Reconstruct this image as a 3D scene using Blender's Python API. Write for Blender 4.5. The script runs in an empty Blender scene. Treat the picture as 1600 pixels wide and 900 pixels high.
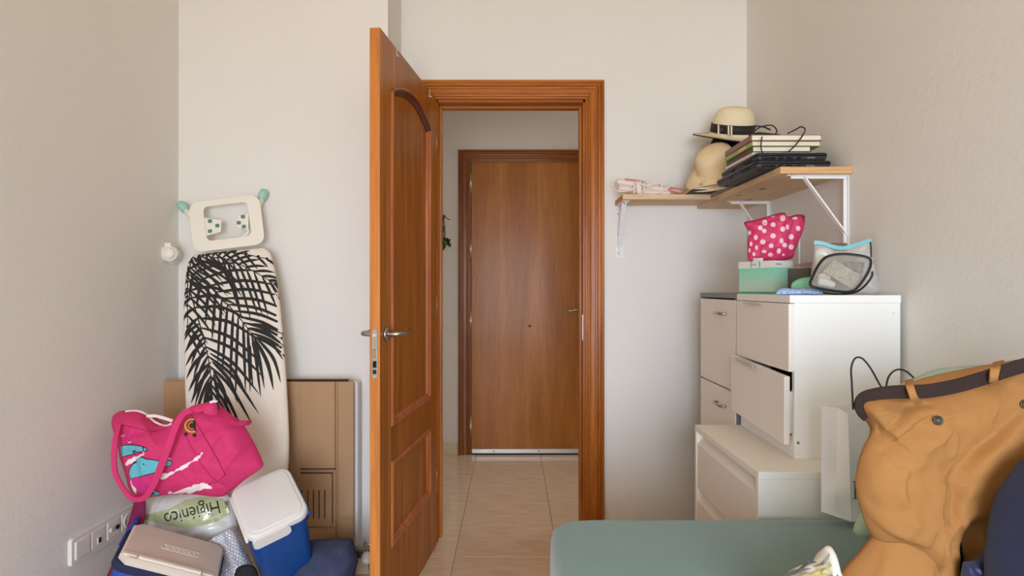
import bpy, bmesh, math, random
import numpy as np
from mathutils import Vector, Matrix, noise, Euler

random.seed(7)
SC = bpy.context.scene
COL = SC.collection
F, H0 = 905.0, 1.185            # focal length in pixels of a 1600 x 900 frame, camera height

# ------------------------------------------------------------------ camera
cam_d = bpy.data.cameras.new('camera'); cam_d.sensor_width = 36.0; cam_d.lens = 36.0 * F / 1600.0
cam_d.clip_start = 0.02
cam = bpy.data.objects.new('camera', cam_d); COL.objects.link(cam)
cam.location = (0, 0, H0); cam.rotation_euler = (math.pi / 2, 0, 0)
SC.camera = cam

# ------------------------------------------------------------------ world, lights, exposure
w = bpy.data.worlds.new('sky'); SC.world = w; w.use_nodes = True
w.node_tree.nodes['Background'].inputs[0].default_value = (0.80, 0.90, 1.0, 1)
w.node_tree.nodes['Background'].inputs[1].default_value = 1.0


def area(name, loc, rot, sx, sy, power, color):
    l = bpy.data.lights.new(name, 'AREA'); l.shape = 'RECTANGLE'; l.size = sx; l.size_y = sy
    l.energy = power; l.color = color
    o = bpy.data.objects.new(name, l); o.location = loc; o.rotation_euler = rot; COL.objects.link(o)
    return o


# daylight through the window behind the camera, and an added hallway fill lamp
area('window_skylight', (0.0, -2.71, 1.12), (math.radians(90 - 30), 0, math.radians(-13)), 1.75, 2.0, 101, (0.655, 0.80, 1.0)).data.spread = math.radians(125)
area('window_groundlight', (0.0, -2.73, 1.12), (math.radians(90 + 30), 0, 0), 1.75, 2.0, 20, (1.0, 0.72, 0.40)).data.spread = math.radians(125)
area('hallway_fill', (2.05, 3.45, 1.35), (math.radians(90), 0, math.radians(90)), 0.9, 1.9, 5, (1.0, 0.95, 0.88))
SC.view_settings.view_transform = 'Standard'
SC.view_settings.look = 'None'
SC.view_settings.exposure = 0.0
SC.view_settings.gamma = 1.0
SC.view_settings.use_curve_mapping = False
SC.cycles.max_bounces = 14
SC.cycles.diffuse_bounces = 8
SC.cycles.transparent_max_bounces = 16


# ================================================================== helpers
def srgb(r, g, b):
    f = lambda c: (c / 255 / 12.92) if c / 255 <= 0.04045 else ((c / 255 + 0.055) / 1.055) ** 2.4
    return (f(r), f(g), f(b), 1.0)


def P(x, y, d):
    return Vector(((x - 800) / F * d, d, H0 - (y - 450) / F * d))


def ray(x, y):
    return Vector(((x - 800) / F, 1.0, -(y - 450) / F))


MATS = {}


def mat(name, col, rough=0.5, metal=0.0, var=0.0, vscale=6.0, bump=0.0, bscale=200.0, coat=0.0,
        trans=0.0, alpha=1.0, sheen=0.0, spec=0.5, ior=1.45, stretch=(1, 1, 1)):
    if name in MATS: return MATS[name]
    m = bpy.data.materials.new(name); m.use_nodes = True
    nt = m.node_tree; N = nt.nodes; L = nt.links; b = N['Principled BSDF']
    c = srgb(*col)
    b.inputs['Base Color'].default_value = c
    b.inputs['Roughness'].default_value = rough; b.inputs['Metallic'].default_value = metal
    b.inputs['Coat Weight'].default_value = coat; b.inputs['Transmission Weight'].default_value = trans
    b.inputs['Alpha'].default_value = alpha; b.inputs['Sheen Weight'].default_value = sheen
    b.inputs['Specular IOR Level'].default_value = spec; b.inputs['IOR'].default_value = ior
    tc = N.new('ShaderNodeTexCoord'); mp = N.new('ShaderNodeMapping'); mp.inputs['Scale'].default_value = stretch
    L.new(tc.outputs['Object'], mp.inputs[0])
    if var > 0:
        n = N.new('ShaderNodeTexNoise'); n.inputs['Scale'].default_value = vscale; n.inputs['Detail'].default_value = 5
        L.new(mp.outputs[0], n.inputs['Vector'])
        r = N.new('ShaderNodeValToRGB')
        r.color_ramp.elements[0].position = 0.3; r.color_ramp.elements[1].position = 0.7
        r.color_ramp.elements[0].color = tuple(x * (1 - var) for x in c[:3]) + (1,)
        r.color_ramp.elements[1].color = tuple(min(1, x * (1 + var)) for x in c[:3]) + (1,)
        L.new(n.outputs['Fac'], r.inputs[0]); L.new(r.outputs[0], b.inputs['Base Color'])
    if bump > 0:
        n = N.new('ShaderNodeTexNoise'); n.inputs['Scale'].default_value = bscale; n.inputs['Detail'].default_value = 3
        L.new(mp.outputs[0], n.inputs['Vector'])
        bp = N.new('ShaderNodeBump'); bp.inputs['Strength'].default_value = bump; bp.inputs['Distance'].default_value = 0.002
        L.new(n.outputs['Fac'], bp.inputs['Height']); L.new(bp.outputs[0], b.inputs['Normal'])
    MATS[name] = m
    return m


def wood(name, c1, c2, c3, axis='Z', rough=0.35, coat=0.3, scale=1.0, fine=1.0):
    if name in MATS: return MATS[name]
    m = bpy.data.materials.new(name); m.use_nodes = True
    nt = m.node_tree; N = nt.nodes; L = nt.links; b = N['Principled BSDF']
    b.inputs['Roughness'].default_value = rough; b.inputs['Coat Weight'].default_value = coat
    b.inputs['Coat Roughness'].default_value = 0.18; b.inputs['Specular IOR Level'].default_value = 0.22
    tc = N.new('ShaderNodeTexCoord'); mp = N.new('ShaderNodeMapping')
    s = [14.0 * scale] * 3; s['XYZ'.index(axis)] = 0.9 * scale
    mp.inputs['Scale'].default_value = s
    L.new(tc.outputs['Object'], mp.inputs[0])
    n = N.new('ShaderNodeTexNoise'); n.inputs['Scale'].default_value = 1.0; n.inputs['Detail'].default_value = 6
    n.inputs['Distortion'].default_value = 1.2
    L.new(mp.outputs[0], n.inputs['Vector'])
    r = N.new('ShaderNodeValToRGB'); e = r.color_ramp.elements
    e[0].position = 0.30; e[0].color = srgb(*c1); e[1].position = 0.72; e[1].color = srgb(*c3)
    k = e.new(0.52); k.color = srgb(*c2)
    L.new(n.outputs['Fac'], r.inputs[0])
    mp2 = N.new('ShaderNodeMapping'); s2 = [150.0 * fine] * 3; s2['XYZ'.index(axis)] = 6.0 * fine
    mp2.inputs['Scale'].default_value = s2; L.new(tc.outputs['Object'], mp2.inputs[0])
    n2 = N.new('ShaderNodeTexNoise'); n2.inputs['Scale'].default_value = 1.0; n2.inputs['Detail'].default_value = 2
    L.new(mp2.outputs[0], n2.inputs['Vector'])
    r2 = N.new('ShaderNodeValToRGB'); r2.color_ramp.elements[0].position = 0.32; r2.color_ramp.elements[1].position = 0.55
    r2.color_ramp.elements[0].color = (0.72, 0.68, 0.64, 1); r2.color_ramp.elements[1].color = (1, 1, 1, 1)
    L.new(n2.outputs['Fac'], r2.inputs[0])
    mx = N.new('ShaderNodeMix'); mx.data_type = 'RGBA'; mx.blend_type = 'MULTIPLY'; mx.inputs['Factor'].default_value = 0.75
    L.new(r.outputs[0], mx.inputs['A']); L.new(r2.outputs[0], mx.inputs['B']); L.new(mx.outputs['Result'], b.inputs['Base Color'])
    MATS[name] = m
    return m


def tag(o, label=None, cat=None, group=None, kind=None):
    if label: o['label'] = label
    if cat: o['category'] = cat
    if group: o['group'] = group
    if kind: o['kind'] = kind
    return o


def empty(name, loc=(0, 0, 0), label=None, cat=None, group=None, kind=None, rz=0.0):
    o = bpy.data.objects.new(name, None); o.location = loc; o.rotation_euler = (0, 0, rz)
    o.empty_display_size = 0.05; COL.objects.link(o)
    return tag(o, label, cat, group, kind)


def mesh(name, verts, faces, m=None, parent=None, smooth=False, world=True):
    me = bpy.data.meshes.new(name); me.from_pydata([tuple(v) for v in verts], [], faces)
    me.validate(); me.update()
    if m: me.materials.append(m)
    if smooth: me.polygons.foreach_set('use_smooth', [True] * len(me.polygons))
    return link(name, me, parent, world)


WORLD_M = {}


def link(name, me, parent=None, world=True):
    o = bpy.data.objects.new(name, me); COL.objects.link(o)
    if parent is not None:
        o.parent = parent
        if world:                       # vertices are given in world coordinates: undo the parent's placement
            pm = wm(parent)
            me.transform(pm.inverted())
    return o


def wm(o):
    M = Matrix.LocRotScale(o.location, o.rotation_euler, o.scale)
    return wm(o.parent) @ M if o.parent else M


def from_bm(name, bm, m=None, parent=None, smooth=False, world=True):
    bmesh.ops.recalc_face_normals(bm, faces=bm.faces)
    me = bpy.data.meshes.new(name); bm.to_mesh(me); bm.free()
    if m: me.materials.append(m)
    if smooth: me.polygons.foreach_set('use_smooth', [True] * len(me.polygons))
    return link(name, me, parent, world)


def bx(bm, lo, hi, bevel=0.0, seg=2, M=None):
    lo = Vector(lo); hi = Vector(hi)
    r = bmesh.ops.create_cube(bm, size=1.0)
    vs = r['verts']
    for v in vs:
        v.co = Vector(((lo[i] + hi[i]) / 2 + v.co[i] * (hi[i] - lo[i])) for i in range(3))
    if bevel > 0:
        es = list({e for v in vs for e in v.link_edges})
        rb = bmesh.ops.bevel(bm, geom=es, offset=bevel, segments=seg, affect='EDGES', profile=0.5)
        vs = list({v for f in rb['faces'] for v in f.verts} | {v for v in vs if v.is_valid})
    if M is not None:
        for v in vs: v.co = M @ v.co
    return vs


def box(name, lo, hi, m, parent=None, bevel=0.0, seg=2, M=None, world=True, smooth=False):
    bm = bmesh.new(); bx(bm, lo, hi, bevel, seg, M)
    return from_bm(name, bm, m, parent, smooth, world)


def catmull(pts, n=8, closed=False):
    pts = [np.array(p, float) for p in pts]; out = []
    N = len(pts); R = range(N) if closed else range(N - 1)
    for i in R:
        if closed: a, b, c, d = pts[i - 1], pts[i], pts[(i + 1) % N], pts[(i + 2) % N]
        else: a, b, c, d = pts[max(i - 1, 0)], pts[i], pts[i + 1], pts[min(i + 2, N - 1)]
        for k in range(n):
            t = k / n
            out.append(0.5 * (2 * b + (c - a) * t + (2 * a - 5 * b + 4 * c - d) * t * t + (3 * b - a - 3 * c + d) * t ** 3))
    if not closed: out.append(pts[-1])
    return out


def tube_bm(bm, pts, r, seg=8, cap=True):
    pts = [Vector(p) for p in pts]; n = len(pts)
    rad = r if hasattr(r, '__len__') else [r] * n
    t = [(pts[min(i + 1, n - 1)] - pts[max(i - 1, 0)]).normalized() for i in range(n)]
    up = Vector((0, 0, 1)) if abs(t[0].z) < 0.9 else Vector((1, 0, 0))
    a = t[0].cross(up).normalized(); rings = []
    for i in range(n):
        a = (a - t[i] * a.dot(t[i])).normalized(); b = t[i].cross(a)
        rings.append([bm.verts.new(pts[i] + (a * math.cos(2 * math.pi * k / seg) + b * math.sin(2 * math.pi * k / seg)) * rad[i]) for k in range(seg)])
    for i in range(n - 1):
        for k in range(seg):
            bm.faces.new((rings[i][k], rings[i][(k + 1) % seg], rings[i + 1][(k + 1) % seg], rings[i + 1][k]))
    if cap:
        bm.faces.new(rings[0][::-1]); bm.faces.new(rings[-1])


def tube(name, pts, r, m, parent=None, seg=8, smooth_n=0, world=True):
    if smooth_n: pts = catmull(pts, smooth_n)
    bm = bmesh.new(); tube_bm(bm, pts, r, seg)
    return from_bm(name, bm, m, parent, True, world)


def lathe(name, prof, M, m, parent=None, seg=32, world=True):
    """prof: (radius, height) pairs, spun about the local z of M"""
    bm = bmesh.new(); rings = []
    for (r, z) in prof:
        if r < 1e-6: rings.append([bm.verts.new(M @ Vector((0, 0, z)))])
        else: rings.append([bm.verts.new(M @ Vector((r * math.cos(2 * math.pi * k / seg), r * math.sin(2 * math.pi * k / seg), z))) for k in range(seg)])
    for A, B in zip(rings, rings[1:]):
        for k in range(seg):
            q = [A[k % len(A)], A[(k + 1) % len(A)], B[(k + 1) % len(B)], B[k % len(B)]]
            u = []
            for v in q:
                if v not in u: u.append(v)
            if len(u) > 2: bm.faces.new(u)
    return from_bm(name, bm, m, parent, True, world)


def axes(o, x, y, z):
    M = Matrix.Identity(4)
    for i, a in enumerate((x, y, z)):
        a = Vector(a)
        for j in range(3): M[j][i] = a[j]
    for j in range(3): M[j][3] = o[j]
    return M


def frame_z(o, z, hint=(0, 0, 1)):
    z = Vector(z).normalized(); x = Vector(hint).cross(z)
    if x.length < 1e-4: x = Vector((1, 0, 0)).cross(z)
    x.normalize()
    return axes(o, x, z.cross(x), z)


def rrect(wd, ht, r, n=6):
    out = []
    for cx, cy, a0 in ((wd / 2 - r, ht / 2 - r, 0), (-wd / 2 + r, ht / 2 - r, 90), (-wd / 2 + r, -ht / 2 + r, 180), (wd / 2 - r, -ht / 2 + r, 270)):
        for k in range(n + 1):
            a = math.radians(a0 + 90 * k / n); out.append((cx + r * math.cos(a), cy + r * math.sin(a)))
    return out


def loft(name, loops, m, parent=None, smooth=True, world=True, caps=True):
    bm = bmesh.new(); R = [[bm.verts.new(Vector(p)) for p in lp] for lp in loops]
    n = len(R[0])
    for A, B in zip(R, R[1:]):
        for k in range(n): bm.faces.new((A[k], A[(k + 1) % n], B[(k + 1) % n], B[k]))
    if caps: bm.faces.new(R[0][::-1]); bm.faces.new(R[-1])
    return from_bm(name, bm, m, parent, smooth, world)


def rounded_box(name, wd, dp, z0, z1, r, M, m, parent=None, taper=0.0, br=0.008, tr=0.008, n=6):
    """box with rounded vertical edges in M's frame; taper shrinks the bottom"""
    L = []
    def lp(z, inset):
        s = 1 - taper * (z1 - z) / max(z1 - z0, 1e-6)
        return [M @ Vector((x, y, z)) for x, y in rrect(wd * s - 2 * inset, dp * s - 2 * inset, max(r - inset * 0.5, 0.002), n)]
    for k in range(5):
        a = math.pi / 2 * k / 4; L.append(lp(z0 + br * (1 - math.sin(a)), br * (1 - math.cos(a))))
    for k in range(5):
        a = math.pi / 2 * k / 4; L.append(lp(z1 - tr * (1 - math.cos(a)) if k else z1 - tr, tr * (1 - math.cos(a))) if False else lp(z1 - tr * (1 - math.sin(a)), tr * (1 - math.cos(a))))
    # order from the bottom to the top
    bot = sorted(range(5), key=lambda k: -k)
    loops = [lp(z0 + br * (1 - math.sin(math.pi / 2 * k / 4)), br * (1 - math.cos(math.pi / 2 * k / 4))) for k in ()]
    loops = []
    for k in range(5):
        a = math.pi / 2 * k / 4; loops.append(lp(z0 + br * (1 - math.cos(a)) , br * (1 - math.sin(a))))
    for k in range(5):
        a = math.pi / 2 * k / 4; loops.append(lp(z1 - tr * (1 - math.sin(a)), tr * (1 - math.cos(a))))
    return loft(name, loops, m, parent, True)


class Blob:
    """soft closed body: an outline on a plane, bulged to the front (W) and to the back, with folds"""
    def __init__(s, o, U, V, W):
        s.o = Vector(o); s.U = Vector(U).normalized(); s.V = Vector(V).normalized(); s.W = Vector(W).normalized(); s.folds = []; s.nz = (0, 1, 0)

    @staticmethod
    def facing(d, x=800, y=450, pitch=0.0, yaw=0.0):
        """plane through the pixel at depth d; pitch>0 leans the top away, yaw>0 turns it to face +x"""
        R = Euler((0, 0, math.radians(yaw))).to_matrix() @ Euler((math.radians(-pitch), 0, 0)).to_matrix()
        return Blob(P(x, y, d), R @ Vector((1, 0, 0)), R @ Vector((0, 0, 1)), R @ Vector((0, -1, 0)))

    def loc(s, x, y, n=0.0):
        r = ray(x, y); c = Vector((0, 0, H0)); o = s.o + s.W * n
        t = (o - c).dot(s.W) / r.dot(s.W); p = c + r * t - o
        return np.array((p.dot(s.U), p.dot(s.V)))

    def outline(s, px=None, local=None, center=None, closed_smooth=6):
        pts = [s.loc(*p) for p in px] if px is not None else [np.array(p, float) for p in local]
        if closed_smooth: pts = catmull(pts, closed_smooth, True)
        c = s.loc(*center) if center is not None else np.mean(pts, 0)
        s.c = c; B = np.array(pts) - c
        s.B = B; ang = np.unwrap(np.arctan2(B[:, 1], B[:, 0])); 
        if ang[-1] < ang[0]: B = B[::-1]; s.B = B
        a = np.arctan2(s.B[:, 1], s.B[:, 0]); r = np.hypot(s.B[:, 0], s.B[:, 1]); k = np.argsort(a)
        s.A = np.concatenate([a[k] - 2 * np.pi, a[k], a[k] + 2 * np.pi]); s.Rr = np.concatenate([r[k]] * 3)
        return s

    def rad(s, uv):
        q = np.atleast_2d(uv) - s.c
        return np.hypot(q[:, 0], q[:, 1]) / np.maximum(np.interp(np.arctan2(q[:, 1], q[:, 0]), s.A, s.Rr), 1e-6)

    def fold(s, px, width, amp, taper=True, sharp=0):
        """sharp +1/-1: a lapped fold that falls off steeply on the left/right side of the line"""
        s.folds.append((np.array([s.loc(*p) for p in catmull(px, 6)]), width, amp, taper, sharp)); return s

    def shape(s, tf, tb, p=2.5, q=0.6, noise_amp=0.0, noise_scale=10.0, pb=None, extra=None):
        s.tf, s.tb, s.p, s.q = tf, tb, p, q; s.nz = (noise_amp, noise_scale, random.random() * 50); s.extra = extra; return s

    def disp(s, uv):
        uv = np.atleast_2d(uv); out = np.zeros(len(uv))
        for pl, wd, am, tp, sh in s.folds:
            a = pl[:-1]; b = pl[1:]; ab = b - a; l2 = np.maximum((ab ** 2).sum(1), 1e-12)
            d = uv[:, None, :] - a[None]
            t = np.clip((d * ab[None]).sum(2) / l2, 0, 1)
            e = np.linalg.norm(d - t[..., None] * ab[None], axis=2); j = e.argmin(1); dist = e[np.arange(len(uv)), j]
            k = (j + t[np.arange(len(uv)), j]) / len(a)
            f = np.exp(-(dist / wd) ** 2)
            if sh:
                jj = np.arange(len(uv)); cr = ab[j, 0] * d[jj, j, 1] - ab[j, 1] * d[jj, j, 0]
                f = np.where(cr * sh > 0, np.exp(-(dist / (wd * 0.16)) ** 2), np.exp(-(dist / wd) ** 1.5))
            if tp: f = f * np.sin(np.pi * np.clip(k, 0.0, 1.0)) ** 0.6
            out += am * f
        if s.extra is not None: out += s.extra(uv)
        if s.nz[0] > 0:
            out += np.array([noise.fractal(Vector((u * s.nz[1], v * s.nz[1], s.nz[2])), 0.9, 2.0, 3) for u, v in uv]) * s.nz[0]
        return out

    def height(s, uv):
        r = np.clip(s.rad(uv), 0, 1); e = (1 - r ** s.p) ** s.q
        return s.tf * e + s.disp(uv) * np.clip((1 - r) * 12, 0, 1)

    def build(s, name, m, parent=None, nr=18, na=140, back=True):
        # even angles along the outline
        B = np.vstack([s.B, s.B[:1]]); L = np.concatenate([[0], np.cumsum(np.linalg.norm(np.diff(B, axis=0), axis=1))])
        u = np.linspace(0, L[-1], na, endpoint=False)
        bd = np.stack([np.interp(u, L, B[:, 0]), np.interp(u, L, B[:, 1])], 1)
        rs = 1 - (1 - np.linspace(0, 1, nr + 1)[1:]) ** 1.6
        uv = [s.c] + [s.c + bd[i] * r for r in rs for i in range(na)]
        uv = np.array(uv); hf = s.height(uv); rr = np.clip(s.rad(uv), 0, 1)
        hf[-na:] = 0.0
        V = [s.o + s.U * a[0] + s.V * a[1] + s.W * h for a, h in zip(uv, hf)]
        Fc = [(0, 1 + i, 1 + (i + 1) % na) for i in range(na)]
        for k in range(nr - 1):
            for i in range(na):
                a = 1 + k * na + i; b = 1 + k * na + (i + 1) % na
                Fc.append((a, a + na, b + na, b))
        nf = len(V); rim = nf - na
        nb = 8
        rsb = np.linspace(1, 0, nb + 1)[1:-1]
        prev = [rim + i for i in range(na)]
        for r in rsb:
            uvb = s.c + bd * r; hb = -s.tb * (1 - r ** s.p) ** s.q
            base = len(V)
            V += [s.o + s.U * a[0] + s.V * a[1] + s.W * hb for a in uvb]
            cur = [base + i for i in range(na)]
            for i in range(na): Fc.append((prev[i], cur[i], cur[(i + 1) % na], prev[(i + 1) % na]))
            prev = cur
        V.append(s.o + s.U * s.c[0] + s.V * s.c[1] - s.W * s.tb)
        for i in range(na): Fc.append((prev[i], len(V) - 1, prev[(i + 1) % na]))
        me = mesh(name, V, Fc, m, parent, True)
        return me

    def surf(s, x, y, off=0.0):
        n = 0.0
        for _ in range(5):
            uv = s.loc(x, y, n); n = float(s.height(uv)[0]) + off
        uv = s.loc(x, y, n)
        return s.o + s.U * uv[0] + s.V * uv[1] + s.W * n

    def decal(s, name, polys, m, parent, off=0.0012, maxe=4.0):
        """polys: lists of pixel points, laid on the front of the body as thin flat print"""
        if name in ('print_ground', 'eye_print', 'white_print', 'dolphin_print', 'dolphin_outline', 'lifebuoy_band', 'lifebuoy_print', 'lifebuoy_outline') and len(polys) > 1:
            for q in polys: s.decal(name, [q], m, parent, off, maxe)
            return
        bm = bmesh.new()
        for pl in polys:
            vs = [bm.verts.new((p[0], p[1], 0)) for p in pl]
            try: f = bm.faces.new(vs)
            except ValueError: continue
        bmesh.ops.triangulate(bm, faces=bm.faces)
        for _ in range(4):
            es = [e for e in bm.edges if e.calc_length() > maxe]
            if not es: break
            bmesh.ops.subdivide_edges(bm, edges=es, cuts=1); bmesh.ops.triangulate(bm, faces=bm.faces)
        for v in bm.verts: v.co = s.surf(v.co.x, v.co.y, off)
        return from_bm(name, bm, m, parent, True)


def stroke(pts, wd, n=4, smooth=True):
    """polygon (pixel space) of a stroke; wd number or list"""
    q = catmull(pts, n) if smooth and len(pts) > 2 else [np.array(p, float) for p in pts]
    k = len(q); W = [wd] * k if not hasattr(wd, '__len__') else list(np.interp(np.linspace(0, 1, k), np.linspace(0, 1, len(wd)), wd))
    A = []; B = []
    for i in range(k):
        t = q[min(i + 1, k - 1)] - q[max(i - 1, 0)]; t = t / max(np.linalg.norm(t), 1e-9); nn = np.array((-t[1], t[0]))
        A.append(tuple(q[i] + nn * W[i] / 2)); B.append(tuple(q[i] - nn * W[i] / 2))
    return A + B[::-1]


def stroke_quads(pts, wd, n=4):
    p = stroke(pts, wd, n); k = len(p) // 2; A = p[:k]; B = p[k:][::-1]
    return [[A[i], A[i + 1], B[i + 1], B[i]] for i in range(k - 1)]


def ribbon(name, pts, wdir, wd, th, m, parent=None, n=6):
    """flat strap through world points; wdir: function(i,t)-> width direction or a vector"""
    q = [Vector(p) for p in catmull(pts, n)]; k = len(q); loops = []
    for i in range(k):
        t = (q[min(i + 1, k - 1)] - q[max(i - 1, 0)]).normalized()
        v = Vector(wdir); 
        nrm = t.cross(v)
        if nrm.length < 1e-5: nrm = Vector((0, -1, 0))
        nrm.normalize(); a = nrm.cross(t).normalized()
        W = wd if not hasattr(wd, '__len__') else float(np.interp(i / (k - 1), np.linspace(0, 1, len(wd)), wd))
        loops.append([q[i] + a * W / 2 + nrm * th / 2, q[i] - a * W / 2 + nrm * th / 2, q[i] - a * W / 2 - nrm * th / 2, q[i] + a * W / 2 - nrm * th / 2])
    return loft(name, loops, m, parent, False)


def strap_img(name, px, wd, th, m, parent=None, n=6):
    """strap whose flat side faces the room: px = (x, y, depth)"""
    q = [Vector(p) for p in catmull([P(*p) for p in px], n)]; k = len(q); loops = []
    for i in range(k):
        t = (q[min(i + 1, k - 1)] - q[max(i - 1, 0)]).normalized()
        nrm = Vector((0, -1, 0)); nrm = (nrm - t * nrm.dot(t)).normalized(); a = nrm.cross(t).normalized()
        W = wd if not hasattr(wd, '__len__') else float(np.interp(i / (k - 1), np.linspace(0, 1, len(wd)), wd))
        loops.append([q[i] + a * W / 2 - nrm * th / 2, q[i] + a * W / 2 + nrm * th / 2, q[i] - a * W / 2 + nrm * th / 2, q[i] - a * W / 2 - nrm * th / 2])
    return loft(name, loops, m, parent, False)


def text_polys(body, size=1.0):
    cu = bpy.data.curves.new('t', 'FONT'); cu.body = body; cu.size = size; cu.align_x = 'CENTER'; cu.align_y = 'CENTER'; cu.resolution_u = 3
    o = bpy.data.objects.new('t', cu); COL.objects.link(o)
    dg = bpy.context.evaluated_depsgraph_get(); me = o.evaluated_get(dg).to_mesh()
    vs = [(v.co.x, v.co.y) for v in me.vertices]; fs = [list(p.vertices) for p in me.polygons]
    o.evaluated_get(dg).to_mesh_clear(); bpy.data.objects.remove(o); bpy.data.curves.remove(cu)
    return [[vs[i] for i in f] for f in fs]


# ================================================================== materials
M_wall = mat('wall_paint', (230, 228, 224), 0.85, bump=0.35, bscale=60, var=0.012, vscale=2)
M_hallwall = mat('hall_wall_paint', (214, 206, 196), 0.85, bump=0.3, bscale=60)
M_ceil = mat('ceiling_paint', (236, 219, 188), 0.9)  # cream tint added to warm the light bounced onto the upper walls
M_grout = mat('grout', (176, 156, 134), 0.9)
M_tile = mat('beige_marble', (222, 198, 172), 0.10, var=0.10, vscale=5, stretch=(1.5, 5, 1))
M_skirt = mat('stone_skirting', (206, 186, 152), 0.35, var=0.06, vscale=14)
M_door = wood('door_wood', (140, 76, 10), (166, 96, 18), (192, 118, 36), 'Z', coat=0.08)
M_door_x = wood('door_wood_cross', (140, 76, 10), (166, 96, 18), (192, 118, 36), 'X', coat=0.12)
M_case = wood('casing_wood', (152, 84, 24), (174, 102, 36), (194, 120, 50), 'Z', scale=1.3, coat=0.1)
M_case_x = wood('casing_wood_cross', (152, 84, 24), (174, 102, 36), (194, 120, 50), 'X', scale=1.3, coat=0.1)
M_edge_lit = wood('door_edge_wood_lit', (186, 112, 50), (200, 124, 58), (212, 138, 70), 'Z', scale=0.7)  # door wood lightened for the light falling on its camera-facing edge
M_mould = wood('moulding_wood', (160, 88, 46), (182, 106, 62), (196, 124, 78), 'Z', scale=1.0)
M_arch = wood('arch_wood', (84, 32, 16), (96, 38, 18), (108, 46, 24), 'X', scale=1.0)
M_entry = wood('entry_door_veneer', (144, 84, 24), (160, 97, 34), (174, 110, 44), 'Z', scale=0.5, rough=0.36, coat=0.06)
M_entry_case = wood('entry_casing_wood', (112, 60, 16), (132, 74, 24), (150, 88, 34), 'Z', scale=1.3, coat=0.1)
M_entry_case_x = wood('entry_casing_cross', (112, 60, 16), (132, 74, 24), (150, 88, 34), 'X', scale=1.3, coat=0.1)
M_steel = mat('brushed_steel', (176, 172, 164), 0.28, 1.0)
M_brass = mat('latch_brass', (170, 150, 110), 0.35, 1.0)
M_alu = mat('aluminium', (205, 202, 196), 0.4, 0.4)
M_black = mat('black_plastic', (24, 24, 26), 0.4)
M_gap = mat('dark_gap', (20, 16, 14), 0.9)
M_white = mat('white_plastic', (232, 228, 220), 0.4)
M_whitemetal = mat('white_metal', (232, 232, 232), 0.35)
M_lacq = mat('white_lacquer', (240, 240, 238), 0.45, bump=0.03, bscale=90)
M_front = mat('white_front', (238, 233, 226), 0.5)
M_low = mat('cream_lacquer', (240, 238, 230), 0.45)
M_grey = mat('grey_laminate', (128, 132, 132), 0.5)
M_greyside = mat('grey_side', (118, 122, 126), 0.5)

# ================================================================== the room
YB, YP, XL, XR, XP = 2.70, 2.408, -1.386, 1.094, -0.516   # back wall, chase front, side walls, chase corner
ZC, YH = 2.62, 4.12
YR = -2.65

floor = tag(box('floor', (XL - 0.1, YR - 0.1, -0.12), (2.2, YH + 0.1, -0.006), M_grout), 'polished beige marble tile floor running from the room into the hallway', 'floor', kind='structure')
TW = 0.455
tile_me = None
for i in range(-3, 5):
    for j in range(-13, 4):
        x0 = 0.202 + (i - 1) * TW; y0 = 3.009 + j * TW
        x1, y1 = x0 + TW, y0 + TW
        if x1 < XL or y1 > YH + 0.4 or (y0 > YB and (x0 > 2.1)) or (y0 < YB and x0 > XR): continue
        if tile_me is None:
            t = box('tile', (0.0012, 0.0012, -0.006), (TW - 0.0012, TW - 0.0012, 0.0), M_tile, floor, 0.0008, 1, world=False); tile_me = t.data
        else:
            t = bpy.data.objects.new('tile', tile_me); COL.objects.link(t); t.parent = floor
        t.location = (x0, y0, 0)

T = 0.10


def wall(name, lo, hi, label, m=None):
    return tag(box(name, lo, hi, m or M_wall), label, 'wall', kind='structure')


wall('wall_left', (XL - T, YR - T, -0.01), (XL, YB + 0.1, ZC), 'plain off-white side wall carrying the row of sockets')
wall('wall_right', (XR, YR - T, -0.01), (XR + T, YB + 0.12, ZC), 'plain off-white side wall behind the white cabinets')
DXL, DXR, DZ = -0.362, 0.345, 2.066
bm = bmesh.new()
bx(bm, (XL, YB, -0.01), (DXL, YB + 0.12, ZC)); bx(bm, (DXR, YB, -0.01), (XR, YB + 0.12, ZC)); bx(bm, (DXL, YB, DZ), (DXR, YB + 0.12, ZC))
tag(from_bm('wall_back', bm, M_wall), 'off-white back wall with the doorway opening', 'wall', kind='structure')
wall('wall_chase', (XL, YP, -0.01), (XP, YB, ZC), 'off-white boxed-out wall behind the ironing board')
# the wall behind the camera, with the window the daylight comes through
bm = bmesh.new()
WX0, WX1, WZ0, WZ1 = -0.90, 0.90, 0.10, 2.15
bx(bm, (XL, YR - T, -0.01), (WX0, YR, ZC)); bx(bm, (WX1, YR - T, -0.01), (XR, YR, ZC))
bx(bm, (WX0, YR - T, -0.01), (WX1, YR, WZ0)); bx(bm, (WX0, YR - T, WZ1), (WX1, YR, ZC))
tag(from_bm('wall_rear', bm, M_wall), 'off-white wall behind the viewpoint with a wide window opening', 'wall', kind='structure')
win = empty('window_1', (0.0, YR - 0.05, WZ0), 'white framed double window behind the viewpoint', 'window', kind='structure')
for x in (WX0, -0.022, WX1 - 0.045): box('window_frame', (x, YR - 0.07, WZ0), (x + 0.045, YR - 0.03, WZ1), M_white, win)
for z in (WZ0, WZ1 - 0.045): box('window_rail', (WX0, YR - 0.07, z), (WX1, YR - 0.03, z + 0.045), M_white, win)
tag(box('ceiling', (XL - T, YR - T, ZC), (XR + T, YB + 0.12, ZC + 0.08), M_ceil), 'plain cream ceiling of the room', 'ceiling', kind='structure')
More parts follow.
